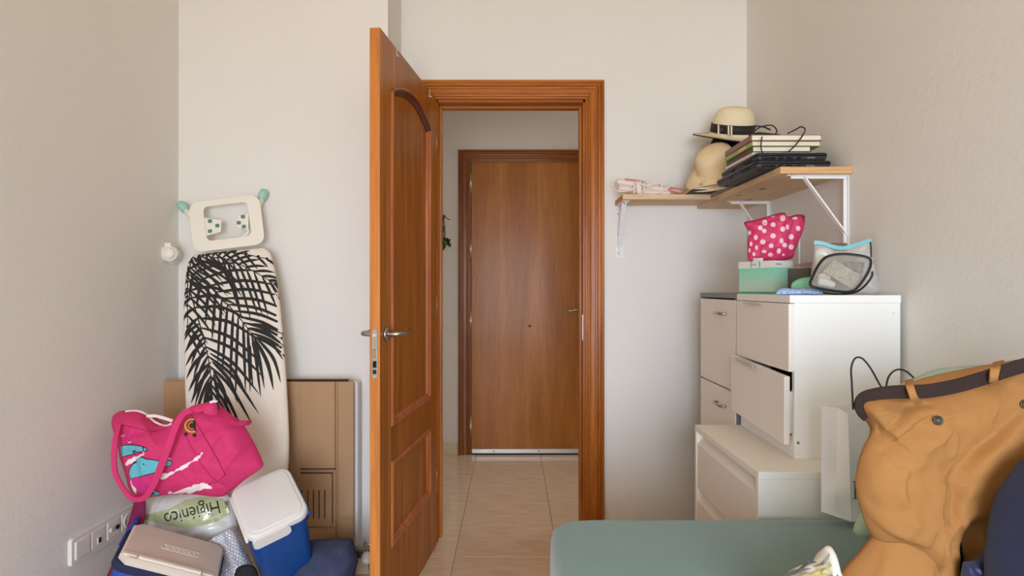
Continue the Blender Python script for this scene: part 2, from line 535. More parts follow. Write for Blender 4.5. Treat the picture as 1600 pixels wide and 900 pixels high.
# hallway
HXL = -0.5235
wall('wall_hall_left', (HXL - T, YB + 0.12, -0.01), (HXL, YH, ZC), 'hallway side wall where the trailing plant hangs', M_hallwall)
EX0, EX1, EZ = -0.292, 0.575, 2.085
bm = bmesh.new()
bx(bm, (HXL - T, YH, -0.01), (EX0 - 0.012, YH + 0.1, ZC)); bx(bm, (EX1 + 0.012, YH, -0.01), (2.15, YH + 0.1, ZC)); bx(bm, (EX0 - 0.012, YH, EZ + 0.012), (EX1 + 0.012, YH + 0.1, ZC))
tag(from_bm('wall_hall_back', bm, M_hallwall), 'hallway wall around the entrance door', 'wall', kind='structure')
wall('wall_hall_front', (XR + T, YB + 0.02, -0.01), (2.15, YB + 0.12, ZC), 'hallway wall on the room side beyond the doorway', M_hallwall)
tag(box('ceiling_hall', (HXL - T, YB + 0.12, ZC), (2.15, YH + 0.1, ZC + 0.08), M_ceil), 'plain cream hallway ceiling', 'ceiling', kind='structure')
# skirtings
tag(box('baseboard_chase', (XL, YP - 0.012, 0), (XP, YP, 0.10), M_skirt, bevel=0.003), 'beige stone skirting at the foot of the boxed-out wall', 'baseboard', kind='structure')
tag(box('baseboard_back', (0.437, YB - 0.012, 0), (XR, YB, 0.09), M_skirt, bevel=0.003), 'beige stone skirting at the foot of the back wall', 'baseboard', kind='structure')
tag(box('baseboard_hall', (HXL + 0.002, YH - 0.014, 0), (-0.388, YH, 0.084), M_skirt, bevel=0.003), 'beige stone skirting beside the entrance door', 'baseboard', kind='structure')


# ---- door casings: a fluted profile carried round three sides with mitres
def casing(root, x0, x1, zt, y, wd, mz, mx, prot=0.018):
    prof = [(0.0, 0.0), (0.0, 0.50), (0.03, 0.66), (0.09, 0.70), (0.12, 0.42), (0.15, 0.42), (0.17, 0.66), (0.22, 0.70), (0.26, 0.46), (0.30, 0.44), (0.33, 0.56), (0.52, 0.62), (0.55, 0.86), (0.61, 0.90), (0.64, 0.62), (0.67, 0.62), (0.70, 0.94), (0.78, 0.96), (0.81, 0.72), (0.84, 0.72), (0.87, 1.0), (0.97, 1.0), (1.0, 0.88), (1.0, 0.0)]
    def piece(name, pts, m):
        loops = [[p(a * wd, y - b * prot) for a, b in prof] for p in pts]
        loft(name, loops, m, root, False)
    piece('casing_side', [lambda a, yy: Vector((x0 - a, yy, 0.0)), lambda a, yy: Vector((x0 - a, yy, zt + a))], mz)
    piece('casing_head', [lambda a, yy: Vector((x0 - a, yy, zt + a)), lambda a, yy: Vector((x1 + a, yy, zt + a))], mx)
    piece('casing_side', [lambda a, yy: Vector((x1 + a, yy, zt + a)), lambda a, yy: Vector((x1 + a, yy, 0.0))], mz)


tr1 = empty('trim_1', (0, YB, 0), 'fluted brown wooden door frame around the open doorway', 'door frame', kind='structure')
casing(tr1, -0.357, 0.340, 2.062, YB, 0.088, M_case, M_case_x)
for (a, b) in (((DXL, YB - 0.002, 0), (-0.346, YB + 0.125, 2.066)), ((0.331, YB - 0.002, 0), (DXR, YB + 0.125, 2.066))):
    box('jamb', a, b, M_case, tr1)
box('jamb_head', (DXL, YB - 0.002, 2.050), (DXR, YB + 0.125, DZ), M_case_x, tr1)
box('door_stop', (0.318, YB + 0.045, 0), (0.331, YB + 0.085, 2.05), M_case, tr1, 0.003)
box('door_stop', (-0.346, YB + 0.045, 0), (-0.333, YB + 0.085, 2.05), M_case, tr1, 0.003)
box('door_stop_head', (-0.333, YB + 0.045, 2.036), (0.318, YB + 0.085, 2.05), M_case_x, tr1, 0.003)
box('strike_plate', (0.3295, YB + 0.010, 0.94), (0.3312, YB + 0.030, 1.06), M_steel, tr1)

# ---- the open room door
HX, HY = -0.346, 2.656
DW, DH, DT = 0.737, 2.045, 0.035
uvec = Vector((-0.093, -0.731, 0)).normalized()
nvec = Vector((-uvec.y, uvec.x, 0)) * 1.0           # towards +x: the visible face
if nvec.x < 0: nvec = -nvec
DM = axes(Vector((HX, HY, 0.006)), uvec, nvec, (0, 0, 1))   # local: x hinge->free edge, y out of the visible face, z up
door = empty('door_1', (HX, HY, 0), 'brown panelled wooden door standing open into the room', 'door', kind='structure')


def dpoly(name, pts, y0, y1, m, parent=door, bevel=0.0):
    bm = bmesh.new(); vs = [bm.verts.new(DM @ Vector((x, y0, z))) for x, z in pts]
    f = bm.faces.new(vs); r = bmesh.ops.extrude_face_region(bm, geom=[f])
    d = (DM.to_3x3() @ Vector((0, y1 - y0, 0)))
    bmesh.ops.translate(bm, vec=d, verts=[v for v in r['geom'] if isinstance(v, bmesh.types.BMVert)])
    return from_bm(name, bm, m, parent)


PX0, PX1 = 0.115, 0.622           # panel sides
A0, A1 = 1.872, 1.938              # arch spring and peak


def arch(x0, x1, zs, zp, n=18):
    return [(x0 + (x1 - x0) * k / n, zs + (zp - zs) * math.sin(math.pi * k / n) ** 0.85) for k in range(n + 1)]


dpoly('stile', [(0, 0), (PX0, 0), (PX0, DH), (0, DH)], -DT, 0, M_door)
dpoly('stile', [(PX1, 0), (DW - 0.0015, 0), (DW - 0.0015, DH), (PX1, DH)], -DT, 0, M_door)
dpoly('lit_edge_strip', [(DW - 0.0015, 0), (DW, 0), (DW, DH), (DW - 0.0015, DH)], -DT - 0.0002, 0.0002, M_edge_lit)
ar = arch(PX0, PX1, A0, A1)
dpoly('top_rail', ar + [(PX1, DH), (PX0, DH)], -DT, 0, M_door)
dpoly('middle_rail', [(PX0, 0.565), (PX1, 0.565), (PX1, 0.695), (PX0, 0.695)], -DT, 0, M_door)
dpoly('bottom_rail', [(PX0, 0), (PX1, 0), (PX1, 0.27), (PX0, 0.27)], -DT, 0, M_door)
dpoly('panel', [(PX0, 0.695), (PX1, 0.695)] + ar[::-1], -DT + 0.010, -0.010, M_door)
dpoly('panel', [(PX0, 0.27), (PX1, 0.27), (PX1, 0.565), (PX0, 0.565)], -DT + 0.010, -0.010, M_door)


def mould(loop, m, closed=True, nm='panel_moulding'):
    """profile swept along a loop in the door's plane, on both faces"""
    pr = [(-0.004, -0.004), (-0.004, 0.004), (0.002, 0.0075), (0.010, 0.007), (0.015, 0.001), (0.024, -0.004), (0.027, -0.012)]
    L = [np.array(p) for p in loop]; n = len(L)
    c = np.mean(L, 0)
    for side in (1, -1):
        loops = []
        for i in range(n):
            a = L[i - 1] if (closed or i > 0) else L[i]; b = L[(i + 1) % n] if (closed or i < n - 1) else L[i]
            t1 = (L[i] - a); t2 = (b - L[i])
            t1 = t1 / np.linalg.norm(t1) if np.linalg.norm(t1) > 0 else t2 / np.linalg.norm(t2); t2 = t2 / np.linalg.norm(t2) if np.linalg.norm(t2) > 0 else t1
            n1 = np.array((-t1[1], t1[0])); n2 = np.array((-t2[1], t2[0])); mt = n1 + n2; mt = mt / np.linalg.norm(mt)
            if mt.dot(c - L[i]) < 0: mt = -mt
            s = 1 / max(abs(mt.dot(n1)), 0.35)
            lp = []
            for (o, h) in pr:
                q = L[i] + mt * o * s; yy = h if side == 1 else -DT - h
                lp.append(DM @ Vector((q[0], yy, q[1])))
            loops.append(lp)
        if closed: loops.append(loops[0])
        bm = bmesh.new(); R = [[bm.verts.new(p) for p in lp] for lp in (loops[:-1] if closed else loops)]
        if closed: R.append(R[0])
        for A, B in zip(R, R[1:]):
            for k in range(len(pr) - 1): bm.faces.new((A[k], A[k + 1], B[k + 1], B[k]))
        from_bm(nm, bm, m, door)


mould([(PX0, A0 - 0.0), (PX0, 0.695), (PX1, 0.695), (PX1, A0 - 0.0)], M_mould, False)
mould(ar, M_arch, False, 'arch_moulding')
mould([(PX0, 0.27), (PX1, 0.27), (PX1, 0.565), (PX0, 0.565)], M_mould)
# lever handles on both faces, lock plate on the edge
for sgn in (1, -1):
    y0 = 0.0 if sgn == 1 else -DT
    base = DM @ Vector((0.678, y0, 1.022)); nn = nvec * sgn
    hd = lathe('door_handle', [(0, 0), (0.026, 0), (0.026, 0.006), (0.022, 0.009), (0, 0.009)], frame_z(base, nn), M_steel, door, 28)
    pts = [base + nn * 0.006, base + nn * 0.030, base + nn * 0.046 - uvec * 0.004, base + nn * 0.054 - uvec * 0.022, base + nn * 0.056 - uvec * 0.06, base + nn * 0.054 - uvec * 0.105 + Vector((0, 0, 0.004)), base + nn * 0.046 - uvec * 0.125 + Vector((0, 0, 0.010))]
    tube('lever', pts, [0.010, 0.0100, 0.0100, 0.0100, 0.0095, 0.0085, 0.0085, 0.0085, 0.008, 0.008, 0.008, 0.008, 0.007, 0.007, 0.007, 0.006, 0.006, 0.006, 0.005][:6 * 3 + 1], M_steel, hd, 12, 3)
EM = DM @ Matrix.Translation((DW, -DT / 2, 0))
lp = [EM @ Vector((0.0, a, 0.96 + b)) for a, b in rrect(0.020, 0.165, 0.009, 5)]
lp2 = [p + uvec * 0.002 for p in lp]
lock = loft('lock_plate', [lp, lp2], M_steel, door, False)
for z, hh, m in ((1.022, 0.012, M_alu), (0.962, 0.026, M_brass), (0.925, 0.022, M_gap), (0.900, 0.014, M_black)):
    box('lock_bolt', (0.0005, -0.006, z - hh / 2), (0.0045 if m is not M_brass else 0.006, 0.006, z + hh / 2), m, lock, 0.001, 1, EM)
for z in (1.035, 0.885):
    lathe('screw', [(0, 0), (0.0035, 0), (0.003, 0.001), (0, 0.0012)], frame_z(EM @ Vector((0.002, 0, z)), uvec), M_alu, lock, 12)
for z in (0.25, 1.05, 1.82):
    tube('hinge', [DM @ Vector((-0.004, -0.004, z)), DM @ Vector((-0.004, -0.004, z + 0.09))], 0.006, M_steel, door, 10)
# two little over-door hooks on its top edge
for u in (0.565, 0.12):
    bm = bmesh.new()
    bx(bm, (u - 0.006, -DT - 0.0015, DH), (u + 0.006, 0.002, DH + 0.0015)); bx(bm, (u - 0.006, 0.0, DH - 0.030), (u + 0.006, 0.0015, DH + 0.001))
    bx(bm, (u - 0.004, 0.0015, DH - 0.030), (u + 0.004, 0.010, DH - 0.026))
    for v in bm.verts: v.co = DM @ v.co
    tag(from_bm('door_hook', bm, M_alu), 'tiny pale hook over the top edge of the open door, ' + ('nearer its free edge' if u > 0.3 else 'beside its hinge'), 'hook', 'hooks over the open door')

# ---- entrance door at the end of the hallway
tr2 = empty('trim_2', (0, YH, 0), 'fluted brown frame around the entrance door across the hallway', 'door frame', kind='structure')
casing(tr2, EX0 - 0.006, EX1 + 0.006, EZ - 0.004, YH, 0.084, M_entry_case, M_entry_case_x, 0.02)
for x in (EX0 - 0.014, EX1 + 0.002): box('jamb', (x, YH - 0.004, 0), (x + 0.012, YH + 0.1, EZ + 0.010), M_entry_case, tr2)
box('jamb_head', (EX0 - 0.012, YH - 0.004, EZ), (EX1 + 0.012, YH + 0.1, EZ + 0.012), M_entry_case_x, tr2)
d2 = empty('door_2', (EX0, YH, 0), 'flat brown veneered entrance door at the end of the hallway', 'door', kind='structure')
box('leaf', (EX0 + 0.0005, YH - 0.002, 0.012), (EX1 - 0.0005, YH + 0.045, EZ - 0.0005), M_entry, d2, 0.002, 1)
box('threshold_gap_shade', (EX0, YH - 0.001, -0.006), (EX1, YH + 0.09, 0.0125), M_gap, d2)  # dark block standing in for the shade under the leaf
for x in (EX0, EX1 - 0.004): box('leaf_gap_shade', (x, YH - 0.0026, 0.012), (x + 0.004, YH - 0.0018, EZ), M_gap, d2)  # dark strips painted where the closed leaf would show a shaded gap
box('leaf_gap_shade', (EX0, YH - 0.0026, EZ - 0.004), (EX1, YH - 0.0018, EZ), M_gap, d2)
st = box('weather_strip', (EX0 + 0.006, YH - 0.010, 0.012), (EX1 - 0.006, YH - 0.002, 0.042), M_alu, d2, 0.001, 1)
for x in (-0.13, 0.19, 0.5): lathe('screw', [(0, 0), (0.005, 0), (0.004, 0.0015), (0, 0.002)], frame_z((x, YH - 0.010, 0.027), (0, -1, 0)), M_black, st, 10)
for z0 in (1.86, 1.385, 0.87, 0.105):
    tube('hinge', [(EX0 - 0.002, YH - 0.006, z0), (EX0 - 0.002, YH - 0.006, z0 + 0.165)], 0.007, M_steel, d2, 10)
lathe('keyhole_cover', [(0, 0), (0.008, 0), (0.008, 0.003), (0, 0.004)], frame_z((0.126, YH - 0.002, 0.915), (0, -1, 0)), M_black, d2, 16)
lathe('keyhole_cover', [(0, 0), (0.008, 0), (0.008, 0.003), (0, 0.004)], frame_z((-0.235, YH - 0.002, 1.255), (0, -1, 0)), M_steel, d2, 16)
hb = Vector((0.487, YH - 0.002, 1.030))
lh = lathe('door_handle', [(0, 0), (0.024, 0), (0.022, 0.008), (0, 0.009)], frame_z(hb, (0, -1, 0)), M_steel, d2, 20)
tube('lever', [hb, hb + Vector((0, -0.045, 0)), hb + Vector((-0.03, -0.052, 0.004)), hb + Vector((-0.06, -0.05, -0.002)), hb + Vector((-0.095, -0.045, -0.006))], [0.008] * 9 + [0.006] * 4, M_steel, lh, 10, 3)
lathe('lock_cylinder', [(0, 0), (0.020, 0), (0.018, 0.010), (0.008, 0.012), (0, 0.012)], frame_z((0.487, YH - 0.002, 0.945), (0, -1, 0)), M_steel, d2, 20)

# ---- trailing plant on the hallway wall
M_leaf = mat('leaf_green', (64, 104, 46), 0.45, var=0.3, vscale=40)
M_leafd = mat('leaf_dark', (48, 50, 34), 0.5, var=0.3, vscale=40)
M_glass = mat('clear_glass', (235, 240, 238), 0.05, trans=1.0, ior=1.3)
pl = empty('hanging_plant', (HXL, 3.72, 1.45), 'trailing green plant in a glass tube hanging on the hallway wall', 'plant')
tube('glass_tube', [(HXL + 0.028, 3.86, 1.56), (HXL + 0.028, 3.86, 1.745)], 0.018, M_glass, pl, 14)
box('wall_hook', (HXL, 3.85, 1.735), (HXL + 0.03, 3.87, 1.75), M_alu, pl, 0.002)
random.seed(3)
for k in range(5):
    y = 3.82 + 0.02 * k; x = HXL + 0.022 + 0.008 * (k % 3)
    pts = [(x, y, 1.66), (x + 0.028, y - 0.01, 1.68 - 0.005 * k), (x + 0.040, y, 1.60 - 0.02 * k), (x + 0.020 + 0.006 * k, y + 0.01, 1.50 - 0.01 * k)]
    tube('stem', pts, 0.0022, M_leafd, pl, 6, 5)
for k in range(34):
    low = k < 18
    c = Vector((HXL + 0.02 + random.random() * 0.070, 3.80 + random.random() * 0.12, (1.462 + random.random() * 0.072) if low else (1.53 + random.random() * 0.16)))
    a = Vector((random.uniform(-.5, .8), random.uniform(-1, 1), random.uniform(-1, .4))).normalized(); L = 0.050 if low else 0.036
    b = a.cross(Vector((random.uniform(-1, 1), random.uniform(-1, 1), random.uniform(-1, 1)))).normalized(); n = a.cross(b)
    V = [c, c + a * L * .35 + b * L * .3, c + a * L * .75 + b * L * .24, c + a * L, c + a * L * .75 - b * L * .24, c + a * L * .35 - b * L * .3, c + a * L * .45 - n * 0.004]
    V = [Vector((max(v.x, HXL + 0.004), v.y, v.z)) for v in V]
    mesh('leaf', V, [(0, 1, 6), (1, 2, 6), (2, 3, 6), (3, 4, 6), (4, 5, 6), (5, 0, 6)], M_leaf if random.random() < .62 else M_leafd, pl, True)
# ================================================================== sockets and the small wall mount
sx = XL
sk = empty('socket_panel', (sx, 1.94, 0.36), 'white four-gang switch and socket panel low on the plain side wall', 'socket')
YA, YB2, ZA, ZB = 1.808, 2.118, 0.312, 0.398
lp = [(y, z) for y, z in rrect(YB2 - YA, ZB - ZA, 0.010, 4)]
def sl(x, s): return [Vector((sx + x, (YA + YB2) / 2 + y * s, (ZA + ZB) / 2 + z * s)) for y, z in lp]
loft('frame', [sl(0, 1), sl(0.006, 1), sl(0.010, 0.985)], M_white, sk, False)
G = (YB2 - YA - 0.020) / 4
for k in range(4):
    y0 = YA + 0.010 + G * k + 0.005; y1 = y0 + G - 0.010; z0, z1 = ZA + 0.014, ZB - 0.014
    if k == 0:
        box('rocker_switch', (sx + 0.008, y0, z0), (sx + 0.0145, y1, z1), M_white, sk, 0.003)
    elif k == 1:
        a = box('telephone_outlet', (sx + 0.008, y0, z0), (sx + 0.0125, y1, z1), M_white, sk, 0.002)
        box('jack', (sx + 0.0125, (y0 + y1) / 2 - 0.010, z0 + 0.010), (sx + 0.0155, (y0 + y1) / 2 + 0.010, z0 + 0.032), M_white, a, 0.002)
        box('jack_hole', (sx + 0.0155, (y0 + y1) / 2 - 0.005, z0 + 0.013), (sx + 0.0160, (y0 + y1) / 2 + 0.005, z0 + 0.030), M_gap, a)
    elif k == 2:
        a = box('aerial_outlet', (sx + 0.008, y0, z0), (sx + 0.0125, y1, z1), M_white, sk, 0.002)
        for yy, mm in ((y0 + 0.016, M_white), (y1 - 0.016, M_gap)):
            lathe('aerial_hole', [(0, 0), (0.008, 0), (0.008, 0.004), (0.004, 0.005), (0, 0.003)], frame_z((sx + 0.0125, yy, (z0 + z1) / 2), (1, 0, 0)), mm, a, 16)
    else:
        a = box('power_socket', (sx + 0.008, y0, z0), (sx + 0.0125, y1, z1), M_white, sk, 0.002)
        lathe('socket_well', [(0.024, 0), (0.024, 0.003), (0.020, 0.003), (0.019, -0.002), (0, -0.002)], frame_z((sx + 0.0125, (y0 + y1) / 2, (z0 + z1) / 2), (1, 0, 0)), M_white, a, 24)
        for dz in (-0.0095, 0.0095):
            lathe('pin_hole', [(0, 0), (0.003, 0), (0.003, 0.001), (0, 0.001)], frame_z((sx + 0.0115, (y0 + y1) / 2 + dz, (z0 + z1) / 2), (1, 0, 0)), M_gap, a, 10)

M_clear = mat('frosted_plastic', (226, 220, 222), 0.25, coat=0.5)
kn = empty('wall_mount', (XL, 2.36, 1.32), 'small white round swivel mount on the wall corner above the sockets', 'wall mount')
lathe('base_disc', [(0, 0), (0.036, 0), (0.036, 0.006), (0.030, 0.012), (0.012, 0.016), (0, 0.016)], frame_z((XL + 0.002, 2.355, 1.318), (1, -0.75, 0)), M_clear, kn, 28)
box('arm', (XL + 0.004, 2.318, 1.325), (XL + 0.028, 2.350, 1.362), M_white, kn, 0.006)
kb = lathe('knob', [(0, 0), (0.031, 0), (0.033, 0.006), (0.031, 0.012), (0.026, 0.016), (0.024, 0.016), (0.022, 0.022), (0.018, 0.026), (0, 0.027)], frame_z((XL + 0.018, 2.315, 1.322), (0.35, -1, 0.05)), M_white, kn, 28)
box('bracket', (XL + 0.003, 2.30, 1.338), (XL + 0.030, 2.325, 1.366), M_white, kn, 0.004)
# ================================================================== radiator, cardboard, ironing board
M_rad = mat('radiator_enamel', (238, 236, 232), 0.35)
rd = empty('radiator', (-0.98, YP - 0.05, 0.10), 'white sectional radiator hidden behind the flattened cardboard', 'radiator')
for k in range(8):
    x1 = -0.622 - k * 0.086
    box('section', (x1 - 0.082, YP - 0.070, 0.14), (x1, YP - 0.018, 0.805), M_rad, rd, 0.008)
tube('pipe', [(-0.70, YP - 0.044, 0.805 - 0.015), (-1.30, YP - 0.044, 0.79)], 0.014, M_rad, rd)
vc = P(574, 866, 2.335)
vb = tube('valve_body', [P(556, 868, 2.345), P(566, 866, 2.34), vc, P(577, 856, 2.345)], [0.013, 0.013, 0.015, 0.011], M_steel, rd, 14)
lathe('valve_knob', [(0, -0.02), (0.017, -0.02), (0.0205, -0.010), (0.021, 0.006), (0.018, 0.018), (0.010, 0.024), (0, 0.025)], frame_z(P(573, 872, 2.31), (-0.05, -0.75, -0.65)), M_clear, vb, 20)
tube('valve_loop', [P(570, 862, 2.33), P(568, 853, 2.33), P(573, 848, 2.33), P(578, 852, 2.33), P(577, 860, 2.33)], 0.0035, M_steel, vb, 8, 4)
tube('supply_pipe', [P(576, 862, 2.34), P(579, 880, 2.36), (P(579, 880, 2.36).x, YP - 0.03, 0.0)], 0.009, M_steel, rd, 10, 4)

M_card = mat('cardboard', (178, 143, 108), 0.85, var=0.025, vscale=5, bump=0.10, bscale=120)
M_card2 = mat('cardboard_inner', (172, 138, 102), 0.85, var=0.05, vscale=9)
M_cardedge_shade = mat('cardboard_edge_shade', (84, 58, 36), 0.9)  # dark brown for the top edge, and for painted shade in slots and gap
cb = empty('cardboard_box', (-1.0, 2.32, 0), 'flattened brown cardboard boxes standing behind the ironing board', 'cardboard')
D0 = 2.315


def cpx(name, x0, y0, x1, y1, d, th, m, parent=cb, bev=0.0012):
    a = P(x0, y1, d); b = P(x1, y0, d)
    return box(name, (a.x, d - th, max(a.z, 0.0)), (b.x, d, b.z), m, parent, bev, 1)


cpx('rear_sheet', 256, 594, 552, 968, D0, 0.006, M_card2)
cpx('side_flap', 529, 596, 553, 960, D0 - 0.0065, 0.006, M_card)
cpx('fold_strip', 448, 596, 470, 960, D0 - 0.0065, 0.005, M_card)
cpx('front_panel', 470, 596, 524, 731, D0 - 0.0075, 0.008, M_card)
cpx('crease_strip', 525.5, 596, 528, 960, D0 - 0.0065, 0.003, M_card2)
cpx('panel_shadow_gap', 470, 731, 526, 733.5, D0 - 0.0062, 0.001, M_cardedge_shade)
cpx('end_panel', 255, 596, 292, 960, D0 - 0.004, 0.006, M_card)
cpx('top_edge', 446, 592, 546, 596, D0 + 0.004, 0.010, M_cardedge_shade)
cpx('tape_fold', 529.5, 808, 552, 811, D0 - 0.0130, 0.003, M_card2)
# the panel with cut frame and real slots; a dark backing paints their shade
g = cpx('slotted_panel_backing', 466, 738, 525, 816, D0 - 0.0063, 0.001, M_cardedge_shade)
xs = [471, 473, 480.5, 482.5, 489.2, 491.2, 498, 500, 507, 509]
bars = [(468, 471)] + [(xs[i + 1], xs[i + 2]) for i in range(0, 8, 2)] + [(509, 519)]
for a, b in bars: cpx('slat', a, 765, b, 810, D0 - 0.0073, 0.004, M_card, g, 0)
cpx('slot_head', 468, 740, 519, 765, D0 - 0.0073, 0.004, M_card, g, 0)
cpx('slot_foot', 468, 810, 519, 822, D0 - 0.0073, 0.004, M_card, g, 0)
cpx('border_strip', 521, 738, 525, 824, D0 - 0.0073, 0.004, M_card, g, 0)
cpx('border_strip', 466, 824.5, 525, 960, D0 - 0.0073, 0.004, M_card, g, 0)

# ironing board: a plane leaning on the wall
up = Vector((0.075, 0.172, 1.0)).normalized()          # towards the top of the board
ibW = Vector((0.05, -1, 0.172)); ibW = (ibW - up * ibW.dot(up)).normalized()
ibU = up.cross(ibW) * -1.0
ibU = ibW.cross(up) * -1 if (ibW.cross(up)).x < 0 else ibW.cross(up)
IB = Blob(P(359, 392, 2.315), ibU, up, ibW)
# the top of the board leans a little to the left in the room
up = (up - Vector((0.205, 0, 0))).normalized(); ibW = (ibW - up * ibW.dot(up)).normalized(); ibU = ibW.cross(up)
if ibU.x < 0: ibU = -ibU
IB = Blob(P(359, 392, 2.315), ibU, up, ibW)
out = []
prof = [(0.000, 0.118), (-0.006, 0.140), (-0.020, 0.155), (-0.045, 0.164), (-0.09, 0.172), (-0.20, 0.183), (-0.40, 0.189), (-0.62, 0.189), (-0.80, 0.183), (-0.95, 0.160), (-1.08, 0.115), (-1.16, 0.06)]
out = [(-h, t) for t, h in prof] + [(0, -1.185)] + [(h, t) for t, h in prof[::-1]]
M_cover = mat('ironing_cover', (232, 222, 210), 0.8, bump=0.15, bscale=500)
M_print = mat('black_print', (38, 38, 36), 0.8)
M_teal = mat('mint_plastic', (158, 206, 194), 0.4)
M_frame = mat('ivory_plastic', (236, 232, 220), 0.4)
ib = empty('ironing_board', P(385, 760, 2.16), 'ironing board with a white palm-leaf cover leaning upright by the corner', 'ironing board')
IB.outline(local=out, center=None, closed_smooth=5); IB.c = np.array((0.0, -0.5)); 
IB.outline(local=out, center=(0, 0), closed_smooth=5) if False else None
B = np.array(catmull(out, 5, True)); IB.c = np.array((0.0, -0.55)); IB.B = B - IB.c
if np.cross(IB.B[0], IB.B[5]) < 0: IB.B = IB.B[::-1]
_a = np.arctan2(IB.B[:, 1], IB.B[:, 0]); _r = np.hypot(IB.B[:, 0], IB.B[:, 1]); _k = np.argsort(_a)
IB.A = np.concatenate([_a[_k] - 2 * np.pi, _a[_k], _a[_k] + 2 * np.pi]); IB.Rr = np.concatenate([_r[_k]] * 3)
IB.fold([(452, 600), (440, 640), (448, 700), (446, 735)], 0.012, 0.003)
IB.fold([(430, 620), (428, 680), (434, 730)], 0.010, -0.0025)
IB.shape(0.017, 0.022, 16, 0.5, 0.0016, 7)
IB.build('cover', M_cover, ib, 16, 200)


def bez(p, n=24): return catmull(p, n)


leaf_quads = []


def frond(mid, n, lenL, lenR, angL, angR, w0, curl, t0=0.02, t1=1.0, rib=2.4):
    q = catmull(mid, 20); k = len(q)
    leaf_quads.extend(stroke_quads([tuple(p) for p in q[::4]] + [tuple(q[-1])], [rib, rib * .5], 3))
    for i in range(n):
        t = t0 + (t1 - t0) * i / (n - 1); j = min(int(t * (k - 1)), k - 2)
        p = q[j] + (q[j + 1] - q[j]) * (t * (k - 1) - j); d = q[min(j + 2, k - 1)] - q[max(j - 2, 0)]; d = d / np.linalg.norm(d)
        for side, L, A in ((1, lenL, angL), (-1, lenR, angR)):
            ln = float(np.interp(t, np.linspace(0, 1, len(L)), L)); a = math.radians(float(np.interp(t, np.linspace(0, 1, len(A)), A))) * side
            if ln < 2: continue
            ln *= random.uniform(.92, 1.06); a += random.uniform(-.04, .04)
            e = np.array((d[0] * math.cos(a) - d[1] * math.sin(a), d[0] * math.sin(a) + d[1] * math.cos(a)))
            mpt = p + e * ln * .5 + np.array((0, -curl * .25)) * ln * 0.1
            end = p + e * ln + np.array((0, curl)) * ln * 0.22
            leaf_quads.extend(stroke_quads([tuple(p), tuple(mpt), tuple(end)], [w0 * .35, w0 * .9, w0, w0 * .75, w0 * .08], 6))


random.seed(11)
# three fronds, each with its own rib
frond([(296, 452), (312, 505), (326, 560), (332, 612)], 12, [26, 30, 38, 50, 60, 50], [60, 90, 104, 110, 95, 60], [75, 68, 50, 38, 28, 26], [80, 70, 52, 40, 30, 26], 5.4, 0.9)
frond([(292, 420), (336, 455), (372, 494), (398, 526)], 13, [24, 40, 70, 105, 110, 96, 80], [50, 84, 112, 104, 84, 70, 60], [68, 62, 54, 46, 42, 34, 26], [62, 54, 44, 40, 36, 30, 24], 5.0, 0.55)
frond([(296, 440), (330, 404), (372, 412), (428, 442)], 16, [20, 48, 78, 92, 86, 60, 30], [46, 44, 42, 40, 36, 30, 20], [80, 76, 70, 58, 48, 40, 20], [76, 66, 56, 46, 38, 30, 24], 4.4, 0.35)
frond([(304, 408), (322, 398), (362, 394), (415, 404)], 10, [34, 44, 50, 44, 30, 20], [6, 7, 8, 8, 6, 4], [66, 56, 48, 40, 34, 20], [60, 50, 40, 40, 30, 20], 3.8, 0.3)
frond([(300, 400), (294, 430), (293, 470), (294, 520)], 11, [8, 10, 6, 4, 3], [60, 84, 70, 56, 40], [60, 60, 50, 40, 30], [70, 60, 50, 42, 30], 4.2, 0.5)
def blade(a, b, wd, bow=0.0):
    a, b = np.array(a, float), np.array(b, float); d = b - a; nn = np.array((-d[1], d[0]))
    leaf_quads.extend(stroke_quads([tuple(a), tuple((a + b) / 2 + nn * bow), tuple(b)], [wd * .3, wd * .9, wd, wd * .7, wd * .06], 6))


for a_, b_, w_, o_ in (((399, 529), (428, 610), 6.5, -.06), ((401, 528), (439, 598), 5.5, -.10), ((394, 536), (412, 600), 4.5, -.04), ((398, 522), (442, 562), 5.5, -.12), ((392, 540), (396, 606), 4.5, .03), ((390, 512), (442, 540), 5, -.10), ((386, 506), (441, 522), 4.5, -.08),
                       ((330, 566), (295, 612), 6, .08), ((331, 576), (299, 630), 6, .06), ((333, 590), (318, 634), 5, .04), ((334, 585), (343, 640), 5.5, -.03), ((334, 580), (356, 645), 6, -.08), ((332, 565), (372, 630), 6, -.10), ((329, 552), (384, 612), 5.5, -.10),
                       ((326, 548), (291, 592), 6, .08), ((322, 534), (290, 572), 5.5, .08), ((318, 520), (288, 552), 5.5, .08), ((313, 505), (287, 532), 5, .08), ((330, 600), (332, 640), 4.5, 0)):
    blade(a_, b_, w_, o_)
# keep the print on the cover
keep = []
for qd in leaf_quads:
    uvs = [IB.loc(p[0], p[1], 0.015) for p in qd]; rr_ = [IB.rad(u)[0] for u in uvs]
    if min(rr_) < 0.996: keep.append([u if r < 0.996 else IB.c + (u - IB.c) * (0.996 / r) for u, r in zip(uvs, rr_)])
bmq = bmesh.new()
for qd in keep:
    vs = [bmq.verts.new(IB.o + IB.U * u[0] + IB.V * u[1] + IB.W * (float(IB.height(u)[0]) + 0.0010)) for u in qd]
    try: bmq.faces.new(vs)
    except ValueError: pass
from_bm('palm_print', bmq, M_print, ib, False)['kind'] = 'stuff'


# the iron rest beyond the top of the cover
def ibp(x, y, n=0.0):
    uv = IB.loc(x, y, n); return IB.o + IB.U * uv[0] + IB.V * uv[1] + IB.W * n


def rot_px(cx, cy, pts, deg):
    a = math.radians(deg); return [(cx + x * math.cos(a) - y * math.sin(a), cy + x * math.sin(a) + y * math.cos(a)) for x, y in pts]


